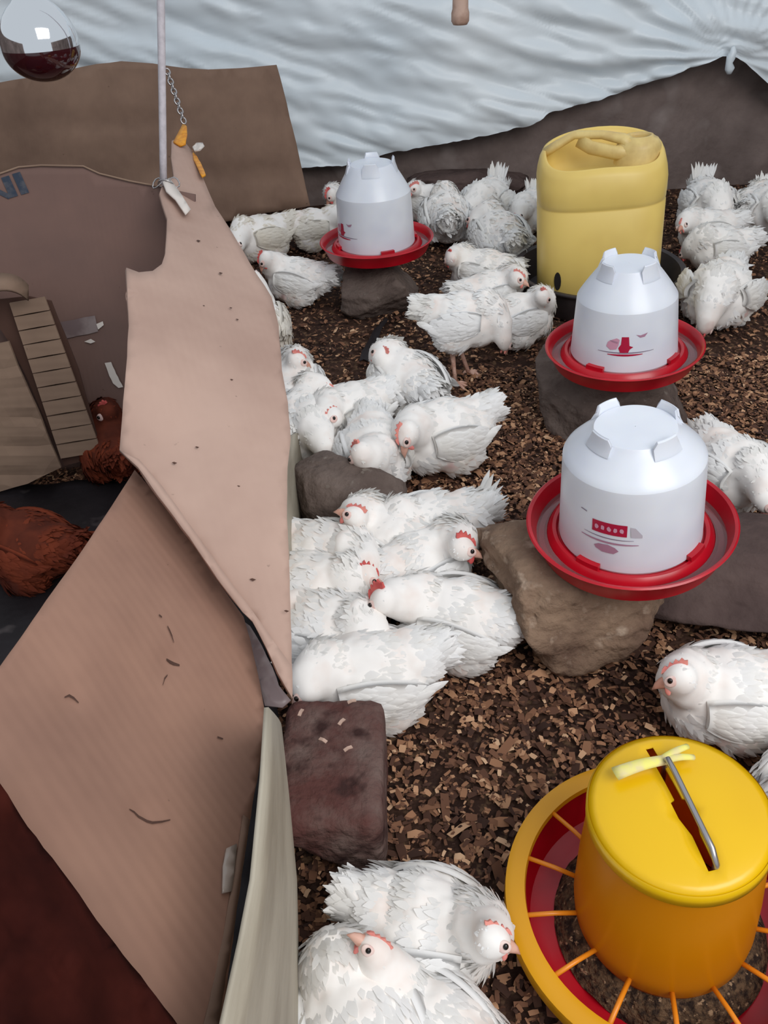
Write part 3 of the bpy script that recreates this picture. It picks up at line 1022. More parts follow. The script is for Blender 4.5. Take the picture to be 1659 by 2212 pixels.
def marks_near(rf, th, D, zs, jar):
    th = th - 0.20
    z0 = D * .33
    w, h = 0.036 * .68, 0.013 * .75
    sc = lambda L: [(u * .68, v * .75) for u, v in L]
    decal(rect(-w, -h, w, h), rf, z0, th, M['print_red'], jar, 'print_frame')
    for k in range(5):      # unreadable pale characters inside the frame
        u = -0.026 + 0.013 * k
        g = 0.0045
        rq = random.Random(k)
        shp = [(u + g * (.75 + .4 * rq.random()) * math.cos(q * PI / 4), .0062 * (.7 + .4 * rq.random()) * math.sin(q * PI / 4)) for q in range(8)]
        decal(sc(shp), rf, z0, th, M['print_pale'], jar, 'print_character', 0.0012)
    decal(sc(arc_band(-.055, .050, .001, -.021, .0010)), rf, z0, th, M['print_grey'], jar, 'print_line')
    decal(sc(arc_band(-.062, .060, .001, -.031, .0022)), rf, z0, th, M['print_mauve'], jar, 'print_line')
    decal(sc([(-.03, -.045), (-.02, -.039), (.0, -.037), (.014, -.041), (.022, -.048), (.012, -.056), (-.012, -.056), (-.026, -.051)]), rf, z0, th, M['print_mauve'], jar, 'print_badge')
    decal(sc([(.042, .010), (.052, .008), (.066, -.008), (.066, -.014), (.044, -.013)]), rf, z0, th, M['print_wedge'], jar, 'print_wedge')
    decal(sc([(-.066, .024), (-.05, .022), (-.05, .024), (-.064, .026)]), rf, z0, th, M['print_grey'], jar, 'print_line')

def marks_emblem(rf, th, D, zs, jar, sh):
    th = th + sh
    z0 = D * .215
    s = D / .34
    P = lambda L: [(u * s, v * s) for u, v in L]
    decal(P([(-.008, .0), (.008, .0), (.011, .007), (.018, .012), (.010, .015), (.008, .034), (-.006, .034), (-.007, .018), (-.012, .010)]), rf, z0, th, M['print_red'], jar, 'print_emblem')
    decal(P(arc_band(-.055, .062, .0006, .000, .0012)), rf, z0, th, M['print_grey'], jar, 'print_line')
    decal(P(arc_band(-.034, .038, .0006, -.005, .0022)), rf, z0, th, M['print_red'], jar, 'print_line')
    decal(P([(-.037, .012), (-.034, .022), (-.026, .027), (-.016, .031), (-.010, .028), (-.012, .016), (-.016, .007), (-.028, .005)]), rf, z0, th, M['print_pale'], jar, 'print_leaf')
    decal(P([(-.031, .0265), (-.024, .0225), (-.014, .020), (-.013, .023), (-.022, .0255)]), rf, z0, th, M['print_mauve'], jar, 'print_leaf', 0.0012)
    decal(P([(.022, .038), (.031, .031), (.040, .032), (.046, .040), (.039, .038), (.031, .036)]), rf, z0, th, M['print_mauve'], jar, 'print_leaf')

drinker('nearest white drinker with a framed red print, on the rough brown rock', (1366, 1118), 0.303, 0.235,
        (.135, .54, .67, .340, .322, .182), (1.5, -5.5), marks_near, 0.45)
drinker('middle white drinker with a red emblem, in front of the yellow jerrycan', (1350, 742), 0.318, 0.225,
        (.115, .46, .65, .335, .305, .160), (0, -4.0), lambda a, b, c, d, e: marks_emblem(a, b, c, d, e, 0.05), 0.5)
drinker('farthest white drinker, on the small stone near the back cardboard', (814, 514), 0.325, 0.195,
        (.115, .52, .74, .335, .318, .175), (0, -1.5), lambda a, b, c, d, e: marks_emblem(a, b, c, d, e, -1.05), -0.05)

# ------------------------------------------------------------------ hanging feeder, front right
def build_feeder():
    zl = 0.25
    c = PZ(1488, 1742, zl)
    root = empty('poultry_feeder', (c.x, c.y, 0.0))
    root.rotation_euler = (math.radians(1), math.radians(-4), 0)
    root.location = Vector((c.x + 0.006, c.y, 0.004))
    tag(root, 'yellow tube feeder with a red pan and slotted lid in the front right corner', 'feeder')
    R = 0.175
    # red pan
    prof = [(0.0005, 0.0), (R * .78, 0.0), (R * .86, 0.006), (R * .97, 0.060), (R * .985, 0.066), (R * .955, 0.066), (R * .84, 0.014), (R * .74, 0.008), (0.0005, 0.03)]
    sharp(mk('pan', *lathe(prof, 80), M['red'], root), 45)
    # feed in the trough
    V, F = lathe([(0.085, 0.040), (0.098, 0.034), (0.110, 0.024), (0.119, 0.012)], 90)
    V = [Vector(v) + Vector((0, 0, 0.006 * fbm(v, 40, 3))) for v in V]
    tag(mk('feed', V, F, M['feed'], root), kind='stuff')
    # yellow ring
    prof = [(R * .868, 0.071), (R * .875, 0.078), (R * .95, 0.080), (R * 1.0, 0.076), (R * 1.01, 0.060), (R * 1.0, 0.058), (R * .985, 0.070), (R * .875, 0.071)]
    sharp(mk('ring', *lathe(prof, 96, True), M['ring'], root), 50)
    # grill bars
    for k in range(14):
        a = 2 * PI * (k + 0.1) / 14
        ca, sa = math.cos(a), math.sin(a)
        p0 = (0.090 * ca, 0.090 * sa, 0.062); p1 = (R * .885 * ca, R * .885 * sa, 0.074)
        V, F = tube([p0, ((p0[0] + p1[0]) / 2, (p0[1] + p1[1]) / 2, 0.070), p1], 0.0028, 8)
        mk('grill_bar', V, F, M['spoke'], root)
    # body: tapered tube
    prof = [(0.084, 0.030), (0.091, 0.034), (0.096, 0.050), (0.0975, 0.075), (0.0945, 0.14), (0.090, 0.2), (0.0868, zl - .012), (0.084, zl - .012), (0.087, 0.2), (0.091, 0.06), (0.086, 0.036)]
    sharp(mk('hopper', *lathe(prof, 80), M['amber'], root), 50)
    # lid with a slot: two half-discs with a gap, gently domed, plus rim
    SA = math.radians(98)       # slot direction
    sd = Vector((math.cos(SA), math.sin(SA))); sn = Vector((-sd.y, sd.x))
    RL = 0.089
    out = [(RL * math.cos(2 * PI * k / 72), RL * math.sin(2 * PI * k / 72)) for k in range(72)]
    def slotw(t):
        w = 0.0042
        if abs(t + 0.006) < 0.010: w = 0.0088
        return w
    ts = [-0.068, -0.05, -0.034, -0.015, -0.013, 0.003, 0.005, 0.026, 0.05, 0.072]
    hole = []
    for t in ts:
        hole.append(sd * t + sn * slotw(t))
    for t in reversed(ts):
        hole.append(sd * t - sn * slotw(t))
    pts = [Vector(p) for p in out] + hole
    no = len(out)
    edges = [(i, (i + 1) % no) for i in range(no)] + [(no + i, no + (i + 1) % len(hole)) for i in range(len(hole))]
    hp = [(h.x, h.y) for h in hole]
    for rr in (0.026, 0.047, 0.066, 0.080):
        for k in range(36):
            q = Vector((rr * math.cos(k * PI / 18 + rr), rr * math.sin(k * PI / 18 + rr)))
            tt, nn = q.dot(sd), q.dot(sn)
            if abs(nn) > 0.014 or abs(tt) > 0.077:
                pts.append(q)
    v, e, f, *_ = delaunay_2d_cdt(pts, edges, [], 1, 1e-6)
    f = [t for t in f if not inside(hp, sum(v[i].x for i in t) / 3, sum(v[i].y for i in t) / 3)]
    V = []
    for q in v:
        r = q.length / RL
        V.append((q.x, q.y, zl + 0.010 * (1 - r * r) + (0.0 if r < .985 else -0.002)))
    lid = mk('lid', V, f, M['yellow'], root)
    if sum(p.normal.z for p in lid.data.polygons) < 0:
        lid.data.flip_normals()
    solid(lid, 0.003, -1)
    V, F = lathe([(RL * .995, zl - .001), (RL * 1.015, zl - .004), (RL * 1.015, zl - .018), (RL * .985, zl - .018)], 80)
    mk('lid_rim', V, F, M['yellow'], lid)
    # wire handle that comes up through the slot and lies along it
    h0 = sd * 0.045; h1 = sd * -0.065
    pts = [Vector((h0.x, h0.y, zl - 0.04)), Vector((h0.x, h0.y, zl + 0.016)), Vector((h0.x * .92, h0.y * .92, zl + 0.024))]
    for t in (0.6, 0.2, -0.3, -0.8, -1.2):
        q = sd * (0.045 * t)
        pts.append(Vector((q.x, q.y, zl + 0.026 - 0.004 * (1 - t))))
    pts += [Vector((h1.x, h1.y, zl + 0.008)), Vector((h1.x, h1.y, zl - 0.03))]
    off = sn * -0.0045
    pts = [p + Vector((off.x, off.y, 0)) for p in pts]
    mk('wire_handle', *tube(pts, 0.0032, 10), M['steel'], root)
    # knotted rag through the wire
    cr = sd * 0.046
    def rag(pa, pb, r0, r1, z=0.016, bow=0.006):
        pp = []
        for k in range(7):
            t = k / 6
            q = pa.lerp(pb, t)
            pp.append(Vector((q.x, q.y, zl + z + bow * math.sin(PI * t))))
        V, F = tube(pp, [r0 + (r1 - r0) * k / 6 for k in range(7)], 8)
        return [(x, y, (z_ - zl - z) * .55 + zl + z) for x, y, z_ in V], F
    ax = Vector((1.0, 0.20)).normalized()
    V, F = join([rag(cr + ax * -0.050, cr + ax * 0.004, 0.008, 0.006), rag(cr, cr + ax * 0.032 + Vector((0, .008)), 0.005, 0.0035), rag(cr, cr + ax * 0.034 + Vector((0, -.006)), 0.005, 0.0035)])
    mk('knotted_rag', V, F, M['tie'], root)
build_feeder()

# ------------------------------------------------------------------ yellow jerrycan in its basin
def build_can():
    c = PZ(1308, 668, 0.02)
    cx, cy = c.x + 0.005, c.y + 0.135
    root = empty('jerrycan', (cx, cy, 0.018))
    root.rotation_euler = (0, math.radians(-4.0), math.radians(-8))
    tag(root, 'faded yellow plastic jerrycan standing in the dark basin', 'jerrycan')
    a, b, Hc = 0.170, 0.135, 0.425
    def ring(sa, sb, z, n=64, e=3.0):
        out = []
        for k in range(n):
            t = 2 * PI * k / n
            ct, st = math.cos(t), math.sin(t)
            out.append((sa * math.copysign(abs(ct) ** (2 / e), ct), sb * math.copysign(abs(st) ** (2 / e), st), z))
        return out
    def loft(rows, closed_top=True):
        n = len(rows[0])
        V = [p for r_ in rows for p in r_]
        F = []
        for i in range(len(rows) - 1):
            for k in range(n):
                F.append((i * n + k, i * n + (k + 1) % n, (i + 1) * n + (k + 1) % n, (i + 1) * n + k))
        if closed_top:
            F.append(tuple((len(rows) - 1) * n + k for k in range(n)))
        return V, F
    rows = [ring(a * .9, b * .88, 0.0), ring(a * .98, b * .97, 0.008), ring(a, b, 0.025), ring(a, b, 0.03), ring(a * .99, b * .985, 0.033), ring(a, b, 0.037),
            ring(a * 1.0, b * 1.0, 0.15), ring(a * 1.0, b, 0.27), ring(a * .988, b * .984, 0.275), ring(a * .988, b * .984, 0.283), ring(a, b, 0.288),
            ring(a, b, 0.305), ring(a * 1.005, b * 1.005, 0.31), ring(a * 1.005, b * 1.005, 0.36), ring(a * .99, b * .99, Hc - .04), ring(a * .955, b * .95, Hc - .015), ring(a * .90, b * .885, Hc), ring(a * .86, b * .83, Hc - .003),
            ring(a * .845, b * .80, Hc - .02), ring(a * .83, b * .77, Hc - .07), ring(a * .74, b * .64, Hc - .095), ring(a * .3, b * .3, Hc - .10)]
    rows = [[(x, y, z - .030 * (abs(x) / a) ** 2 * min(1.0, max(0.0, (z - Hc + .16) / .14)) - (0.055 * max(0.0, -y / b) ** 1.2 * min(1.0, max(0.0, (z - Hc + .16) / .14)))) for x, y, z in r_] for r_ in rows]
    body = mk('body', *loft(rows), M['can'], root)
    sharp(body, 70)
    # bridge with handle and spout platform, spanning the sunk top
    def bar(pts, rx, rz, n=12):
        pts = [Vector(p) for p in pts]
        V, F = [], []
        for i, p in enumerate(pts):
            t = (pts[min(i + 1, len(pts) - 1)] - pts[max(i - 1, 0)]).normalized()
            s = t.cross(Vector((0, 0, 1))).normalized()
            u = s.cross(t)
            for k in range(n):
                an = 2 * PI * k / n
                V.append(p + s * (rx[i] * math.cos(an)) + u * (rz[i] * math.sin(an)))
        for i in range(len(pts) - 1):
            for k in range(n):
                F.append((i * n + k, i * n + (k + 1) % n, (i + 1) * n + (k + 1) % n, (i + 1) * n + k))
        F.append(tuple(range(n))[::-1]); F.append(tuple((len(pts) - 1) * n + k for k in range(n)))
        return V, F
    mk('handle', *bar([(-.148, .03, Hc - .034), (-.115, .028, Hc - .016), (-.07, .018, Hc + .008), (0.0, 0.0, Hc + .006), (0.05, -.018, Hc - .004), (0.07, -.026, Hc - .02)],
                      [.022, .024, .014, .013, .018, .03], [.012, .012, .011, .011, .014, .02]), M['can_pale'], root)
    mk('handle_web', *bar([(-.06, .012, Hc - .004), (-.03, -.006, Hc - .022), (0.03, -.03, Hc - .034), (0.07, -.042, Hc - .034)], [.004, .012, .014, .02], [.02, .018, .018, .02]), M['can_pale'], root)
    V, F = lathe([(0.062, Hc - .06), (0.058, Hc - .02), (0.050, Hc - .004), (0.038, Hc), (0.036, Hc + .006), (0.030, Hc + .006), (0.029, Hc - .002), (0.028, Hc - .05), (0.0005, Hc - .05)], 40)
    V = [(v[0] * 1.0 + 0.092, v[1] * .92 - 0.014, v[2] - .005) for v in V]
    mk('spout', V, F, M['can_pale'], root)
    # cut water slot near the foot
    ang = math.radians(-128)
    V, F = [], []
    n = 14
    pts = []
    for k in range(n):
        t = 2 * PI * k / n
        pts.append((0.010 * math.cos(t), 0.085 + 0.026 * math.sin(t)))
    x0 = -0.118
    y0 = -b * (1 - (abs(x0) / a) ** 3) ** (1 / 3)
    nrm = Vector((-(abs(x0) / a) ** 2 / a, -(abs(y0) / b) ** 2 / b, 0)).normalized()
    tg = Vector((-nrm.y, nrm.x, 0))
    V = [Vector((x0, y0, 0)) + tg * p[0] + nrm * 0.0015 + Vector((0, 0, p[1])) for p in pts] + [Vector((x0, y0, 0)) + tg * p[0] - nrm * 0.006 + Vector((0, 0, p[1])) for p in pts]
    F = [tuple(range(n))] + [(k, (k + 1) % n, n + (k + 1) % n, n + k) for k in range(n)]
    mk('water_slot', V, F, M['hole'], root, False)
    # basin
    base = empty('basin', (cx, cy + 0.005, 0.0))
    tag(base, 'round dark grey basin under the yellow jerrycan', 'basin')
    Rb = 0.235
    prof = [(0.0005, 0.0), (Rb * .86, 0.0), (Rb * .9, 0.01), (Rb * .99, 0.085), (Rb * 1.03, 0.088), (Rb * 1.03, 0.094), (Rb * .97, 0.092), (Rb * .88, 0.016), (0.0005, 0.014)]
    sharp(mk('bowl', *lathe(prof, 72), M['basin'], base), 45)
    V, F = lathe([(Rb * 1.03, 0.094), (Rb * 1.045, 0.091), (Rb * 1.03, 0.086)], 72)
    mk('rolled_rim', V, F, M['basin'], base)
build_can()

# ------------------------------------------------------------------ hens
ICO = bmesh.new()
bmesh.ops.create_icosphere(ICO, subdivisions=3, radius=1.0)
ICO_V = np.array([v.co[:] for v in ICO.verts])
ICO_F = [tuple(v.index for v in f.verts) for f in ICO.faces]
ICO.free()

# a feather: 4 rows of 3 points, cupped, rounded tip
_rows = ((0.0, 0.34, 0.0), (0.35, 0.50, 0.04), (0.72, 0.36, 0.02), (1.0, 0.04, -0.05))
FT = np.array([(t, s * w, -0.16 * abs(s) * w + b) for t, w, b in _rows for s in (-1, 0, 1)])
FQ = np.array([(3 * i + k, 3 * i + k + 3, 3 * i + k + 4, 3 * i + k + 1) for i in range(3) for k in range(2)])

LAST_N = [None]
def feathers(pos, d, n, ln, wd, lift):
    """vectorised feather cards -> (verts, faces)"""
    pos, d, n = map(np.asarray, (pos, d, n))
    d = d - n * (d * n).sum(1, keepdims=True)
    d /= np.linalg.norm(d, axis=1, keepdims=True) + 1e-9
    d2 = d * np.cos(lift)[:, None] + n * np.sin(lift)[:, None]
    n2 = n * np.cos(lift)[:, None] - d * np.sin(lift)[:, None]
    s = np.cross(n2, d2)
    t = FT
    V = pos[:, None, :] + d2[:, None, :] * (t[None, :, 0:1] * ln[:, None, None]) + s[:, None, :] * (t[None, :, 1:2] * wd[:, None, None]) \
        + n2[:, None, :] * (t[None, :, 2:3] * ln[:, None, None])
    F = np.arange(len(pos))[:, None, None] * 12 + FQ[None]
    sn = n * 0.55 + n2 * 0.45
    LAST_N[0] = np.repeat(sn / (np.linalg.norm(sn, axis=1, keepdims=True) + 1e-9), 12, axis=0)
    return V.reshape(-1, 3), F.reshape(-1, 4)

def np_mesh(name, V, F, mat, parent, smooth=True, normals=None):
    me = bpy.data.meshes.new(name)
    V = np.asarray(V, np.float32); F = np.asarray(F, np.int32)
    me.vertices.add(len(V)); me.vertices.foreach_set('co', V.ravel())
    me.loops.add(F.size); me.loops.foreach_set('vertex_index', F.ravel())
    me.polygons.add(len(F)); me.polygons.foreach_set('loop_start', np.arange(0, F.size, F.shape[1], dtype=np.int32))
    me.update()
    o = link(name, me, mat, parent, smooth)
    if normals is not None:
        me.normals_split_custom_set_from_vertices(np.asarray(normals, np.float32).tolist())
    return o

def remesh(V, F, vox, smooth_it):
    me = bpy.data.meshes.new('tmp')
    me.from_pydata([tuple(v) for v in V], [], F)
    o = bpy.data.objects.new('tmp', me)
    COL.objects.link(o)
    r = o.modifiers.new('r', 'REMESH'); r.mode = 'VOXEL'; r.voxel_size = vox
    s = o.modifiers.new('s', 'SMOOTH'); s.iterations = smooth_it; s.factor = 0.5
    dg = bpy.context.evaluated_depsgraph_get()
    out = bpy.data.meshes.new_from_object(o.evaluated_get(dg))
    bpy.data.objects.remove(o); bpy.data.meshes.remove(me)
    return out

def ell(c, r, d=None):
    """ellipsoid, long axis r[0] along d"""
    V = ICO_V * np.array(r)
    if d is not None:
        q = np.array(Vector(d).to_track_quat('X', 'Z').to_matrix())
        V = V @ q.T
    return V + np.array(c)

def make_hen(root, head, hd, seed, stand=0.0, tail=0.55, mats=('feather', 'skin_white', 'comb'), nf=900, comb=1.0, ruffle=1.0, vox=0.0058, fold=0.0, looker=None):
    """builds one hen under root, in its own frame: +X breast, Z up. head: head centre; hd: beak direction; fold: how far the wings hang open"""
    rr = np.random.default_rng(seed)
    zb = stand
    head = np.array(head, float); hd = np.array(hd, float); hd /= np.linalg.norm(hd)
    nb = np.array([0.072, 0.0, 0.112 + zb])
    parts = []
    def add(c, r, d=None):
        parts.append(ell(c, r, d))
    add((0.0, 0, .076 + zb), (.108, .080, .072))
    add((0.045, 0, .068 + zb), (.068, .070, .062), (1, 0, -.1))
    add((-.07, 0, .086 + zb), (.066, .058, .052), (1, 0, -.2))
    add((-.118, 0, .106 + zb), (.034, .030, .024), (1, 0, -.5))
    add((0.01, 0, .112 + zb), (.080, .052, .036))
    for s in (-1, 1):
        add((-.015, s * .052, .048 + zb), (.060, .036, .046))
    # neck
    mid = (nb + head) / 2 + np.array([0.012, 0, 0.004])
    chain = [nb, (nb + mid) / 2, mid, (mid + head) / 2, head - hd * 0.006]
    rad = [.050, .044, .036, .029, .024]
    for i in range(len(chain) - 1):
        for t in (0.0, 0.33, 0.66):
            p = chain[i] * (1 - t) + chain[i + 1] * t
            r = rad[i] * (1 - t) + rad[i + 1] * t
            add(p, (r, r, r))
    add(head, (.027, .0205, .0215), hd)
    add(head + hd * 0.012 - np.array([0, 0, .003]), (.016, .013, .0135), hd)
    V = np.concatenate(parts)
    nI = len(ICO_V)
    F = [tuple(i + k * nI for i in f) for k in range(len(parts)) for f in ICO_F]
    me = remesh(V, F, vox, 5)
    n = len(me.vertices)
    co = np.zeros(n * 3); me.vertices.foreach_get('co', co); co = co.reshape(-1, 3)
    nm = np.zeros(n * 3); me.vertices.foreach_get('normal', nm); nm = nm.reshape(-1, 3)
    dh = np.linalg.norm(co - head, axis=1)
    amp = np.clip((dh - 0.02) / 0.05, 0.0, 1.0)
    disp = np.array([noise.noise((p[0] * 22 + seed, p[1] * 22, p[2] * 22)) * .006 + noise.noise((p[0] * 55, p[1] * 55 + seed, p[2] * 55)) * .0025 for p in co])
    co = co + nm * (disp * amp)[:, None]
    co[:, 2] = np.where(co[:, 2] < 0.004 + zb * .9, np.maximum(co[:, 2], 0.002 + zb * .3), co[:, 2])
    me.vertices.foreach_set('co', co.ravel())
    me.update()
    body = link('body', me, M[mats[1]], root)
    me.materials.clear(); me.materials.append(M[mats[1]])
    # plumage
    face = (dh < 0.036) & (((co - head) @ hd) > -0.002)
    ok = np.where((~face) & (co[:, 2] > 0.014 + zb * .7))[0]
    pick = rr.choice(ok, size=min(nf, len(ok)), replace=False)
    P, N_ = co[pick], nm[pick]
    flow = np.tile(np.array([-1.0, 0, -0.28]), (len(P), 1))
    neckdir = (nb - head); neckdir /= np.linalg.norm(neckdir)
    dhp = np.linalg.norm(P - head, axis=1)
    wn = np.clip(1.0 - (dhp - 0.03) / 0.06, 0, 1)[:, None]
    flow = flow * (1 - wn) + (neckdir[None] * 0.8 + np.array([[0, 0, -.3]])) * wn
    flow += rr.normal(0, 0.20, flow.shape) * ruffle
    ln = rr.uniform(.018, .034, len(P)) * (1 - .60 * wn[:, 0])
    wd = ln * rr.uniform(.34, .52, len(P))
    rear = np.clip((-0.05 - P[:, 0]) / 0.06, 0, 1)
    lift = np.abs(rr.normal(.07, .08, len(P))) * (.55 + .45 * ruffle) + rear * rr.uniform(0, .22, len(P)) * (.5 + .5 * ruffle)
    fv, ff = feathers(P - N_ * 0.0025, flow, N_, ln, wd, lift)
    tag(np_mesh('plumage', fv, ff, M[mats[0]], root, True, LAST_N[0]), kind='stuff')
    # wings
    for s in (-1, 1):
        vs, fs = [], []
        nu, nv = 14, 9
        opn = fold * rr.uniform(.7, 1.2) + rr.uniform(-.004, .006)
        def wp(u, v, lift_=0.0):
            x = .066 - .156 * u
            wdt = .036 * math.sin(PI * min(1, (u * .82 + .14))) ** .7
            zc = .098 - .020 * u - .05 * opn * 6 * u
            z = zc + v * wdt
            yb = .081 * math.sqrt(max(0.05, 1 - ((x + 0.0) / .128) ** 2 - (max(0, z - .072) / .095) ** 2))
            y = yb + .003 + .006 * (1 - v * v) + opn * u + lift_
            return np.array([x, s * y, z + zb])
        for i in range(nu):
            for j in range(nv):
                vs.append(wp(i / (nu - 1), -1 + 2 * j / (nv - 1)))
        for i in range(nu):
            for j in range(nv):
                q = wp(i / (nu - 1), -1 + 2 * j / (nv - 1), -.010)
                vs.append(q)
        K = nu * nv
        for i in range(nu - 1):
            for j in range(nv - 1):
                a = i * nv + j
                fs.append((a, a + 1, a + nv + 1, a + nv)); fs.append((K + a, K + a + nv, K + a + nv + 1, K + a + 1))
        rim = [j for j in range(nv)] + [i * nv + nv - 1 for i in range(1, nu)] + [(nu - 1) * nv + j for j in range(nv - 2, -1, -1)] + [i * nv for i in range(nu - 2, 0, -1)]
        for a, b in zip(rim, rim[1:] + rim[:1]):
            fs.append((a, b, K + b, K + a))
        vs = np.array(vs); fs = np.array(fs)
        pp, nn, dd, ll, ww, lf = [], [], [], [], [], []
        for k in range(110):
            u, v = rr.uniform(.02, .85), rr.uniform(-.85, .9)
            p = wp(u, v); q1 = wp(u + .02, v); q2 = wp(u, v + .05)
            nr = np.cross(q1 - p, q2 - p); nr /= np.linalg.norm(nr) + 1e-9
            if nr[1] * s < 0: nr = -nr
            pp.append(p); nn.append(nr); dd.append(np.array([-1, 0, -.15]) + rr.normal(0, .1, 3)); ll.append(rr.uniform(.022, .036)); ww.append(rr.uniform(.010, .014)); lf.append(abs(rr.normal(.03, .05)))
        for k in range(11):      # flight feathers along the rear edge
            u = .50 + .045 * k; v = -.75 + .13 * k
            p = wp(min(u, .99), max(-1, min(1, v)) * .8)
            nr = np.array([-.1, s, .25]); nr /= np.linalg.norm(nr)
            pp.append(p); nn.append(nr); dd.append(np.array([-1, -.25 * s, -.10 + .03 * k]) + rr.normal(0, .05, 3)); ll.append(rr.uniform(.034, .046)); ww.append(.016); lf.append(rr.uniform(-.05, .12) + opn * 2)
        fv, ff = feathers(np.array(pp), np.array(dd), np.array(nn), np.array(ll), np.array(ww), np.array(lf))
        np_mesh('wing', np.concatenate([vs, fv]), np.concatenate([fs, ff + len(vs)]), M[mats[0]], root)
    # tail
    k = 11
    yaw = np.linspace(-.75, .75, k) + rr.normal(0, .08, k)
    pit = tail + rr.normal(0, .10, k) - np.abs(yaw) * .35
    dd = np.stack([-np.cos(yaw) * np.cos(pit), np.sin(yaw) * np.cos(pit), np.sin(pit)], 1)
    pp = np.array([-.118, 0, .106 + zb]) + np.stack([0 * yaw, np.sin(yaw) * .022, 0 * yaw], 1)
    up = np.stack([np.cos(yaw) * np.sin(pit), -np.sin(yaw) * np.sin(pit), np.cos(pit)], 1)
    v1, f1 = feathers(pp, dd, up, rr.uniform(.040, .058, k) * (1.25 if tail > .6 else 1), np.full(k, .019), rr.uniform(-.05, .1, k))
    k2 = 150
    a = rr.uniform(0, 2 * PI, k2)
    ring = np.stack([np.full(k2, -.10) - rr.uniform(0, .035, k2), np.cos(a) * .036, .100 + zb + np.sin(a) * .030], 1)
    nr = np.stack([-.2 * np.ones(k2), np.cos(a), np.sin(a)], 1); nr /= np.linalg.norm(nr, axis=1, keepdims=True)
    dd2 = np.stack([-np.ones(k2), np.cos(a) * .2, np.sin(a) * .3 + math.sin(tail) * .6], 1) + rr.normal(0, .2, (k2, 3))
    v2, f2 = feathers(ring, dd2, nr, rr.uniform(.025, .042, k2), rr.uniform(.010, .016, k2), rr.uniform(0, .4, k2))
    np_mesh('tail', np.concatenate([v1, v2]), np.concatenate([f1, f2 + len(v1)]), M[mats[0]], root)
    # head details in the frame of the head
    X = Vector(hd); Z = Vector((0, 0, 1)); Z = (Z - X * X.dot(Z)).normalized() if abs(X.z) < .95 else Vector((-1, 0, 0)); Yv = Z.cross(X)
    if looker is not None:      # cock the head a little, one eye up, as a wary hen does
        c_ = (Vector(looker) - Vector(head)).normalized()
        phi = math.atan2(c_.dot(Z), abs(c_.dot(Yv)) + 1e-6)
        ro = max(0.0, min(math.radians(42), phi * .75)) * (1 if c_.dot(Yv) > 0 else -1)
        Z = (Z * math.cos(ro) - Yv * math.sin(ro)).normalized()
        Yv = Z.cross(X)
    Hc = Vector(head)
    def hp(x, y, z): return Hc + X * x + Yv * y + Z * z
    secs = [(.022, .0095, .0098, .000), (.030, .0076, .0078, -.0005), (.038, .0046, .005, -.002), (.045, .0008, .0008, -.006)]
    V, F = [], []
    for (x, ry, rz, dz) in secs:
        for q in range(10):
            an = 2 * PI * q / 10
            V.append(hp(x, ry * math.cos(an), dz + rz * math.sin(an)))
    for i in range(3):
        for q in range(10):
            F.append((i * 10 + q, i * 10 + (q + 1) % 10, i * 10 + 10 + (q + 1) % 10, i * 10 + 10 + q))
    F.append(tuple(range(30, 40)))
    mk('beak', V, F, M['beak'], root)
    cp = [(.024, .006), (.020, .014), (.015, .0185), (.011, .015), (.006, .023), (.002, .0185), (-.004, .0255), (-.008, .020), (-.014, .025), (-.017, .019), (-.022, .018), (-.020, .010), (0, .012)]
    V, F = [], []
    m_ = len(cp)
    for y in (-.0022, .0022):
        for (x, z) in cp:
            V.append(hp(x, y * (1.4 if z < .015 else 1), (.0165 + (z - .010) * comb)))
    F = [tuple(range(m_))[::-1], tuple(range(m_, 2 * m_))] + [(i, (i + 1) % m_, m_ + (i + 1) % m_, m_ + i) for i in range(m_)]
    mk('comb', V, F, M[mats[2]], root, False)
    for s in (-1, 1):
        V = ICO_V * np.array([.0115, .0034, .0085])
        V = [hp(.010 + v[0], s * .0172 + v[1], .002 + v[2]) for v in V]
        mk('face_skin', V, ICO_F, M['face'], root)
        V = ICO_V * np.array([.0042, .0028, .0042])
        V = [hp(.011 + v[0], s * .0208 + v[1], .004 + v[2]) for v in V]
        mk('eye', V, ICO_F, M['eye'], root)
        V = ICO_V * np.array([.005, .0028, .008]) * (0.5 + .5 * comb)
        V = [hp(.021 + v[0], s * .006 + v[1], -.0125 + v[2]) for v in V]
        mk('wattle', V, ICO_F, M[mats[2]], root)
    # legs
    if stand > 0:
        for s in (-1, 1):
            fx = 0.012 + s * 0.012
            kn = Vector((-.022, s * .036, .040 + zb * .55)); an_ = Vector((fx - .012, s * .038, .010))
            leg = empty('leg'); leg.parent = root
            P_ = [tube([(-.004, s * .036, .052 + zb), kn, kn.lerp(an_, .5), an_], [.013, .0085, .0062, .0066], 10)]
            for ta in (-.5, 0.0, .5, PI):
                L = .040 if ta < 3 else .018
                dv = Vector((math.cos(ta), math.sin(ta), 0))
                P_.append(tube([an_, an_ + dv * L * .5 + Vector((0, 0, .001)), an_ + dv * L * .85 + Vector((0, 0, -.005)), an_ + dv * L + Vector((0, 0, -.008))], [.0055, .0046, .0036, .0012], 8))
            V, F = join(P_)
            bpy.data.objects.remove(leg)
            mk('leg', V, F, M['leg'], root)

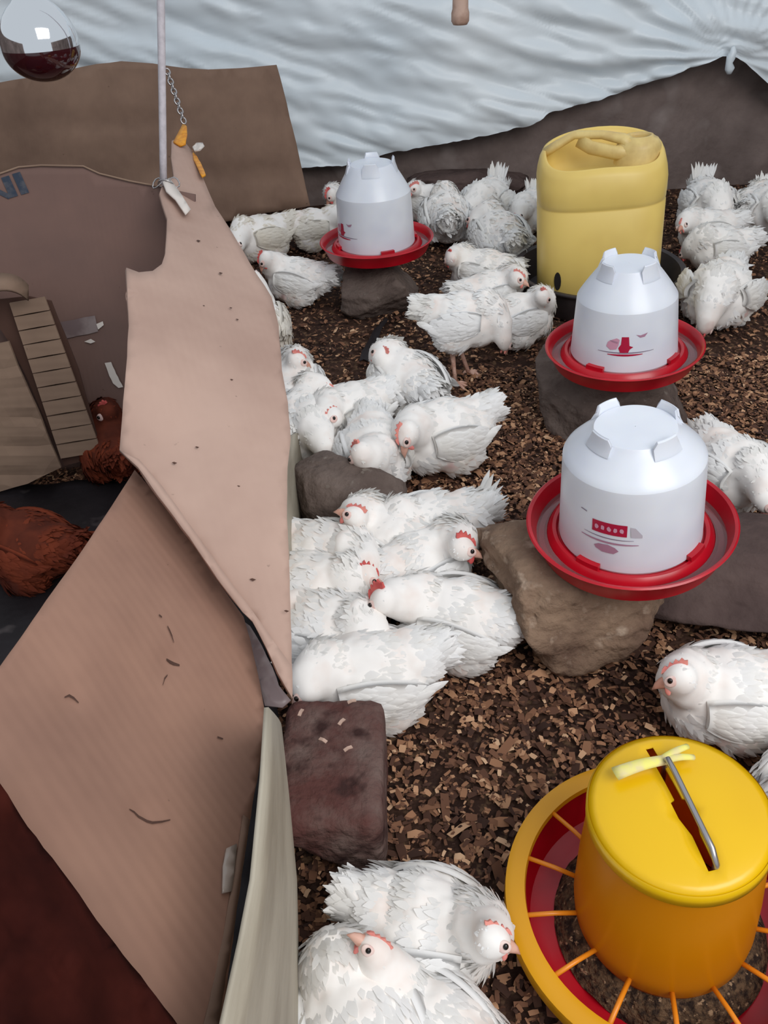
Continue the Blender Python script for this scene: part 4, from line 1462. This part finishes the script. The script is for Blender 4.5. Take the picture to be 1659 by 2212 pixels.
HEN_N = 0
def hen(label, rump, breast, head=None, beak=None, hz=.15, bz=None, tail=0.5, stand=0.0, group='white broiler hens on the litter', mats=('feather', 'skin_white', 'comb'),
        nf=None, comb=.8, z=0.068, s=None, ruffle=1.0, fold=0.0, name='hen', cat='hen'):
    rump, breast = (rump[0], rump[1] + 4), (breast[0], breast[1] + 4)
    """rump and breast: image points of the trunk's two ends; head and beak: image points of the head's middle and beak tip at heights hz and bz"""
    global HEN_N
    HEN_N += 1
    zz = z + stand * .9
    a = PZ(rump[0], rump[1], zz); b = PZ(breast[0], breast[1], zz)
    L = (b - a).length
    sc = s if s else min(1.0, max(.81, L / .205))
    mid = (a + b) / 2
    yaw = math.atan2(b.y - a.y, b.x - a.x)
    root = empty(name, (mid.x, mid.y, 0.0))
    root.rotation_euler = (0, 0, yaw)
    root.scale = (sc, sc * 1.06, sc * 1.14)
    tag(root, label, cat, group)
    inv = (Matrix.Translation(mid.xy.to_3d()) @ Matrix.Rotation(yaw, 4, 'Z') @ Matrix.Diagonal((sc, sc * 1.06, sc * 1.14, 1))).inverted()
    nb = Vector((.072, 0, .112 + stand / sc))
    if head is not None:
        h = inv @ PZ(head[0], head[1], hz)
        d = h - nb
        l = d.length
        l2 = min(.100, max(.052, l))
        h2 = nb + d * (l2 / l)
        if beak is not None:
            k = inv @ PZ(beak[0], beak[1], hz if bz is None else bz)
            hd = (k - h)
            hd = hd.normalized() if hd.length > 1e-5 else Vector((1, 0, 0))
        else:
            hd = Vector((1, 0, -.15))
        h2.z = max(h2.z, .026)
    else:
        h2 = Vector((.118, 0, .165 + stand / sc)); hd = Vector((1, 0, -.1))
    dist = depth_of(mid)
    n_f = nf or int(np.interp(dist, [.8, 1.6, 3], [2600, 1900, 1100]))
    camloc = inv @ CAM
    make_hen(root, h2, hd, 100 + HEN_N * 7, stand / sc, tail, mats, n_f, comb, ruffle, 0.0056 if dist < 1.5 else 0.0068, fold, camloc)
    return root

PALE = ('feather', 'skin_white', 'comb_pale')
SHADED_WHITE = ('feather_shaded', 'skin_white', 'comb_pale')  # white hens whose feather colour carries warm shade
# back left, between the cardboard and the far drinker
hen('shade-tinted white hen half hidden behind the torn tip of the jutting cardboard', (448, 400), (470, 470), (500, 440), (515, 465), hz=.10, mats=SHADED_WHITE)
hen('shade-tinted white hen lying with its tail towards the far drinker, beside the cardboard edge', (612, 500), (515, 530), (505, 560), (490, 580), hz=.08, mats=SHADED_WHITE, tail=.15)
hen('white hen lying in front of the far left group with a reddish face', (690, 606), (600, 600), (572, 560), (560, 590), hz=.15, bz=.11, mats=('feather', 'skin_white', 'comb'), tail=.1)
hen('plump shade-tinted white hen sitting just left of the far drinker', (650, 492), (715, 490), (748, 470), (770, 480), hz=.12, mats=SHADED_WHITE, tail=.1)
hen('hen behind the far drinker showing only its red head on the left', (790, 446), (722, 440), (709, 422), (702, 436), hz=.15, bz=.13, comb=1.2)
hen('hen behind the far drinker with its pink head raised on the right', (955, 442), (905, 436), (892, 396), (880, 398), hz=.20, bz=.20, mats=PALE, comb=1.1)
# back middle
hen('hen facing away just right of the far drinker, head down', (968, 500), (960, 455), (955, 430), (952, 420), hz=.07, tail=.45)
hen('hen with upright tail in the back row nearest the mud wall', (1068, 430), (1030, 470), (1010, 480), (1000, 492), hz=.08, tail=1.25, ruffle=1.5)
hen('ruffled hen sitting in the middle of the back group with tail to the jerrycan', (1105, 545), (1050, 500), (1030, 480), (1020, 476), hz=.12, tail=.2, ruffle=1.5)
hen('ruffled hen with tail feathers up just left of the jerrycan', (1150, 440), (1125, 470), (1115, 490), (1108, 500), hz=.08, tail=1.1, ruffle=1.6)
hen('hen lying with reddish head towards the far drinker stone', (1100, 592), (985, 578), (950, 560), (938, 575), hz=.15, bz=.12, tail=.1)
hen('hen peering right, head against the jerrycan, behind the standing hen', (1020, 640), (1095, 628), (1130, 602), (1152, 612), hz=.16, bz=.15, tail=.2, mats=PALE)
hen('hen stretching its neck up beside the dark basin, right of the standing hen', (1090, 690), (1150, 680), (1176, 630), (1192, 640), hz=.20, bz=.18, tail=.2, mats=PALE)
hen('standing hen bending down to the litter on pink legs', (938, 700), (1062, 710), (1098, 758), (1106, 794), hz=.11, bz=.055, stand=.082, tail=.05, mats=PALE, fold=.01)
# right of the jerrycan
hen('hen with a tall white upright tail right of the jerrycan', (1512, 430), (1545, 470), (1560, 490), (1570, 500), hz=.07, tail=1.35, ruffle=1.5)
hen('smooth hen sitting against the right side of the jerrycan', (1580, 490), (1478, 500), (1455, 500), (1440, 510), hz=.12, tail=.35, mats=PALE)
hen('hen with tousled tail at the right, head lowered to the basin', (1600, 530), (1510, 540), (1482, 545), (1470, 556), hz=.06, bz=.04, tail=.35, ruffle=1.7)
hen('tousled hen right of the middle drinker with drooping wing', (1570, 610), (1530, 680), (1520, 715), (1515, 730), hz=.05, bz=.03, tail=.4, ruffle=1.7, fold=.03)
hen('hen at the right frame edge with its tail up', (1648, 440), (1672, 480), (1680, 500), (1690, 505), hz=.08, tail=1.2, ruffle=1.4)
hen('hen half hidden in the right back group behind the tousled one', (1612, 460), (1640, 430), (1650, 420), (1660, 415), hz=.10, tail=.6, ruffle=1.5)
# middle left, along the cardboard
hen('hen almost hidden behind the cardboard edge, a sliver of shade-tinted back showing', (560, 730), (560, 690), None, None, mats=SHADED_WHITE, s=.9)
hen('hen with raised head looking right, beside the cardboard edge', (628, 868), (640, 812), (648, 772), (682, 782), hz=.19, bz=.17, tail=.2, mats=PALE)
hen('rounded hen tucked below the one with the raised head', (640, 930), (675, 872), (700, 850), (712, 848), hz=.11, tail=.1, mats=PALE)
hen('hen with lowered head and red comb touching the brown rock', (662, 888), (682, 955), (706, 978), (716, 1000), hz=.09, bz=.06, tail=.2)
hen('hen with a bare pinkish back in the middle of the huddle', (780, 880), (735, 900), (720, 905), (710, 910), hz=.12, tail=.15, mats=('feather', 'skin_white', 'comb_pale'))
hen('hen facing the camera with a dark eye, in front of the brown rock', (802, 945), (812, 1030), (778, 982), (762, 1006), hz=.155, bz=.12, tail=.2, mats=PALE, s=.88)
hen('large round hen on the right of the huddle with its head tucked left', (1005, 925), (905, 962), (880, 940), (872, 975), hz=.15, bz=.12, tail=.10, mats=PALE, s=.9)
hen('hen seen from behind, dozing alone above the huddle', (915, 855), (838, 800), (822, 772), (808, 762), hz=.14, tail=.05, mats=PALE, fold=.01, s=.88)
# group below the brown rock
hen('hen pointing its beak up left over the brown rock', (905, 1190), (805, 1150), (765, 1118), (742, 1108), hz=.15, bz=.155, tail=.1, mats=PALE)
hen('hen with a fanned tail at the top right of the resting group', (975, 1130), (890, 1150), (870, 1150), (860, 1160), hz=.10, tail=.85, ruffle=1.4)
hen('hen looking right with a red comb and dark eye, near the drinker rock', (860, 1245), (960, 1205), (1002, 1188), (1042, 1200), hz=.15, bz=.135, tail=.1, comb=1.1)
hen('hen leaning right with its red-combed head low, beside the hardboard strip', (660, 1190), (748, 1220), (790, 1252), (826, 1262), hz=.115, bz=.10, tail=.7, comb=1.1)
hen('hen squeezed in at the cardboard edge under its red-combed neighbour', (640, 1270), (722, 1278), (748, 1290), (764, 1300), hz=.09, tail=.15)
hen('large hen with red comb and clear dark eye in the centre of the picture', (1070, 1345), (905, 1325), (795, 1298), (758, 1318), hz=.16, bz=.13, tail=.12, comb=1.25, fold=.004)
hen('ruffled hen seen from above with its tail to the cardboard edge', (655, 1345), (765, 1385), (800, 1392), (820, 1400), hz=.10, tail=.75, ruffle=1.8)
hen('big hen lying behind the stone block, tail right and head low on the left', (875, 1440), (715, 1480), (664, 1492), (640, 1512), hz=.11, bz=.09, tail=.25, mats=PALE, s=.84)
# right side
hen('drowsy hen at the right edge behind the yellow feeder', (1650, 1490), (1495, 1500), (1466, 1466), (1418, 1478), hz=.15, bz=.135, tail=.4, mats=PALE, ruffle=1.3)
hen('hen lying behind the nearest drinker at the right edge', (1545, 975), (1625, 1050), (1652, 1085), (1668, 1110), hz=.09, bz=.07, tail=.3, mats=PALE, ruffle=1.3, fold=.01)
hen('hen cut off by the right edge just behind the feeder lid', (1748, 1722), (1822, 1660), None, None, tail=.2, s=.75)
# bottom
hen('foreground hen eyeing the feeder with its pinkish beak', (850, 1968), (1005, 2012), (1066, 2032), (1128, 2052), hz=.15, bz=.135, tail=.3, comb=.55, mats=PALE, nf=3600, ruffle=1.2, s=.70)
hen('foreground hen raising its head towards the upper left at the bottom edge', (1000, 2275), (880, 2172), (806, 2052), (778, 2030), hz=.15, bz=.16, tail=.2, comb=.5, mats=PALE, nf=3600, s=.66)
hen('hen cut off by the bottom edge left of the others', (800, 2290), (765, 2190), (748, 2160), (740, 2150), hz=.07, tail=.3, nf=2400)
# brown hens inside the brooder
RUST = ('feather_rust', 'skin_rust', 'comb')
hen('rust brown hen beside the slit cardboard box in the brooder', (262, 1000), (235, 925), (232, 890), (215, 905), hz=.16, bz=.14, mats=RUST, group='brown hens in the brooder', cat='hen')
hen('rust brown hen in the dark corner of the brooder at the left edge', (110, 1190), (10, 1170), (-15, 1140), (-30, 1150), hz=.14, mats=RUST, group='brown hens in the brooder', cat='hen')

# a few shavings lying on the stone block
for k, (px, py, a) in enumerate(((760, 1516, .3), (738, 1560, .9), (698, 1600, -.6), (752, 1618, .5), (650, 1540, 1.2))):
    p = PZ(px, py, 0.1375)
    L, Wd = .011, .0045
    V = [(-L / 2, -Wd / 2, 0), (0, -Wd / 2, .0015), (L / 2, -Wd / 2, 0), (-L / 2, Wd / 2, 0), (0, Wd / 2, .0015), (L / 2, Wd / 2, 0)]
    o = mk('wood_shaving', V, [(0, 1, 4, 3), (1, 2, 5, 4)], M['peg'], None, False)
    o.location = p; o.rotation_euler = (0, 0, a)
    solid(o, 0.0012, 1)
    tag(o, 'pale wood shaving lying on top of the purple-brown stone block', 'wood shaving', 'shavings on the stone block')

# a black scrap on the litter behind the dozing hen
pts = [PZ(834, 690, .012), PZ(815, 712, .014), PZ(806, 735, .012), PZ(796, 758, .016), PZ(786, 780, .012)]
V, F = [], []
for k, p in enumerate(pts):
    w = (.006, .010, .012, .017, .012)[k]
    V += [p + Vector((-w, 0, 0)), p + Vector((0, 0, .005)), p + Vector((w, 0, -.002))]
for k in range(4):
    a = 3 * k
    F += [(a, a + 1, a + 4, a + 3), (a + 1, a + 2, a + 5, a + 4)]
o = mk('black_scrap', V, F, M['shade_and_scrap'], None, False)
solid(o, .002)
tag(o, 'crumpled black scrap lying on the shavings behind the dozing hen', 'scrap')
